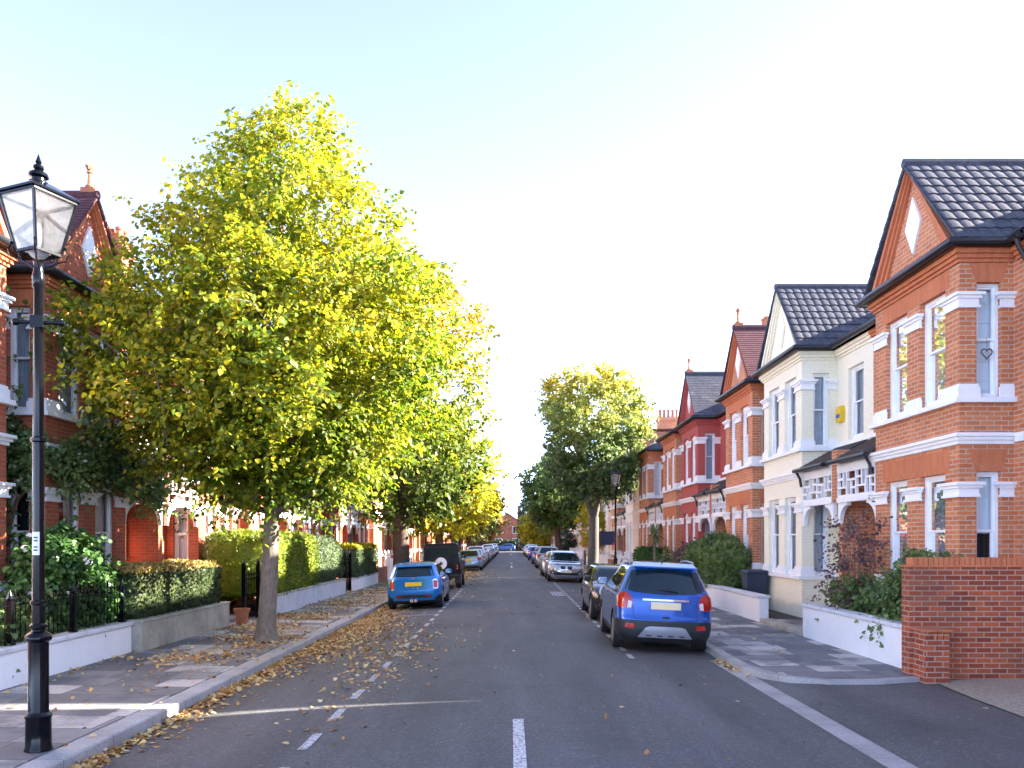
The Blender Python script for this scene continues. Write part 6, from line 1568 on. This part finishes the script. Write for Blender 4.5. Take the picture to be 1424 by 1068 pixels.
# ---- the rest of both rows: hatchbacks, estates, crossovers and saloons
def scaled(rows, L=1, Wd=1, H=1): return [(r[0]*(H if r[0] > .5 else 1)+(0 if r[0] > .5 else 0), r[1]*L, r[2]*L, r[3]*Wd, r[4], r[5]) for r in rows]
ROWS_E = [(.18,-2.05,2.05,.75,.25,.35),(.30,-2.16,2.15,.82,.28,.42),(.48,-2.19,2.18,.86,.28,.44),(.62,-2.18,2.16,.87,.28,.44),(.75,-2.15,2.08,.865,.28,.42),(.86,-2.13,1.75,.85,.27,.4),(.92,-2.11,1.15,.835,.27,.36),(.96,-2.09,.90,.82,.27,.32),(1.12,-1.93,.58,.745,.25,.28),(1.30,-1.73,.2,.67,.22,.24),(1.38,-1.62,-.05,.61,.2,.22),(1.425,-1.50,-.25,.53,.2,.2),(1.445,-1.3,-.5,.42,.2,.2),(1.455,-1.1,-.7,.26,.2,.2)]
ROWS_H = [(z, a*.93+(.0 if z < .9 else .05), b*.93, w, r_, f) for z, a, b, w, r_, f in ROWS_E]
def generic(label, x, y, face, col, rows=ROWS_E, group=None, plate=PLATE_Y, metal=.4, tl='low', wb=2.6, yaw=0, lod=1):
    k = rows[-1][0]/1.455
    pm = paint('car_paint', col, metal)
    c = Car(label, None, rows, wb, .32*min(1.1, k), pm, x, y, face, lambda x_, y_, z: z < .27, group=group, lod=lod, yaw=yaw)
    bz = rows[7][0]; tz = rows[10][0]; yb = rows[7]
    c.decal('rear_window', 'r', [(-.53,tz-.04),(0,tz-.02),(.53,tz-.04)], [(-.66,bz+.05),(0,bz+.03),(.66,bz+.05)], GLASS_CAR, nr=4, nc=9)
    c.decal('windscreen', 'f', [(-.53,tz-.04),(0,tz-.02),(.53,tz-.04)], [(-.68,bz+.03),(0,bz+.02),(.68,bz+.03)], GLASS_CAR, nr=4, nc=9)
    ya, yf = rows[10][1], rows[10][2]
    c.sides('side_window', [(ya+.12,tz-.08),(ya+.5,tz-.03),(yf-.15,tz-.03),(yf+.35,(tz+bz)/2+.02),(rows[7][2]-.25,bz+.08)], [(rows[7][1]+.28,bz+.10),(ya+.5,bz+.03),(yf-.2,bz+.025),(yf+.35,bz+.025),(rows[7][2]-.12,bz+.03)], GLASS_CAR, nr=3, nc=10)
    if tl == 'high': c.both('tail_light', 'r', [(.62,bz+.25),(.69,bz+.25)], [(.70,bz-.12),(.80,bz-.12)], RED, nr=5, nc=4, off=.014)
    else: c.both('tail_light', 'r', [(.50,bz-.06),(.80,bz-.05)], [(.56,bz-.24),(.845,bz-.22)], RED, nr=4, nc=6, off=.012)
    c.plate('r', bz-.20, .50, plate, .12); c.plate('f', .48, .5, PLATE_W, .12)
    c.both('headlight', 'f', [(.42,bz-.21),(.76,bz-.13)], [(.45,bz-.33),(.80,bz-.27)], CLEAR, nr=3, nc=6, off=.012)
    c.decal('grille', 'f', [(-.34,bz-.24),(.34,bz-.24)], [(-.30,bz-.36),(.30,bz-.36)], TRIM, nr=2, nc=5)
    c.decal('rear_bumper_trim', 'r', [(-.6,.36),(0,.36),(.6,.36)], [(-.55,.22),(0,.22),(.55,.22)], TRIM, nr=2, nc=7, off=.008)
    c.mirror(rows[8][2]+.1, bz+.03, pm)
    return c
ROWS_V = [(r[0]*1.14 if r[0] > .5 else r[0], r[1]*1.03, r[2]*1.03, r[3]*1.03, r[4], r[5]) for r in ROWS_E]
silver = (.40,.43,.47); sblue = (.24,.36,.50); white = (.72,.73,.74); dgrey = (.05,.055,.065); dblue = (.015,.03,.12); mblue = (.03,.10,.34); red = (.35,.02,.02); black = (.012,.012,.015)
generic('pale silver-blue estate car behind the square black four-wheel-drive', -2.78, 57.3, 'away', sblue, ROWS_E, CG)
generic('silver hatchback directly ahead of the pale silver-blue estate', -2.75, 62.4, 'away', silver, ROWS_H, CG, wb=2.5)
generic('pale grey crossover with black lower bumper third ahead of the four-wheel-drive', -2.8, 67.6, 'away', (.5,.52,.55), ROWS_V, CG)
generic('dark blue hatchback with bright red lamps midway down the left kerb', -2.75, 73.6, 'away', dblue, ROWS_H, CG, tl='high', wb=2.5)
names_l = [(79.2, silver, ROWS_E, 'silver estate beyond the dark blue hatchback'), (84.6, (.3,.4,.45), ROWS_H, 'grey-blue hatchback beyond the silver estate'), (90, dgrey, ROWS_E, 'charcoal estate well down the left kerb'), (96, silver, ROWS_H, 'silver hatchback well down the left kerb by the russet tree'), (102, white, ROWS_V, 'white people carrier far down the left kerb'), (108, mblue, ROWS_H, 'blue hatchback far down the left kerb'), (114, silver, ROWS_E, 'silver estate close to the far left junction'), (121, white, ROWS_H, 'white hatchback close to the far left junction'), (128, white, ROWS_V, 'last pale car before the far left junction')]
for y, colr, rw, lab in names_l: generic(lab, -2.75, y, 'away', colr, rw, CG, wb=2.5, lod=2)
generic('white hatchback with tall red tail lamps behind the silver crossover', 2.62, 47.3, 'away', white, ROWS_H, CR, tl='high', wb=2.5)
generic('tall grey estate with dark blue rear window on the right kerb', 2.72, 61.0, 'away', (.30,.33,.37), ROWS_V, CR, tl='low')
generic('blue hatchback with yellow plate ahead of the tall grey estate', 2.72, 71.5, 'away', mblue, ROWS_H, CR, wb=2.5)
generic('violet-blue hatchback midway down the right kerb', 2.70, 86.0, 'away', (.04,.04,.40), ROWS_H, CR, tl='low', wb=2.5)
generic('white saloon beyond the violet-blue hatchback', 2.72, 98.0, 'to', white, ROWS_E, CR, lod=2)
generic('silver people carrier beyond the white saloon on the right', 2.72, 105.0, 'to', silver, ROWS_V, CR, lod=2)
generic('dark grey estate close to the far right junction', 2.72, 112.0, 'away', dgrey, ROWS_E, CR, lod=2)
generic('blue estate last on the right before the junction', 2.72, 120.0, 'away', sblue, ROWS_E, CR, lod=2)
generic('blue car parked crosswise beyond the end of the road', -1.2, 156.2, 'away', mblue, ROWS_E, 'cars parked across the junction', yaw=90, lod=2)
generic('pale blue car parked crosswise at the right of the junction', 4.0, 156.2, 'away', (.12,.25,.45), ROWS_H, 'cars parked across the junction', yaw=90, lod=2, wb=2.5)
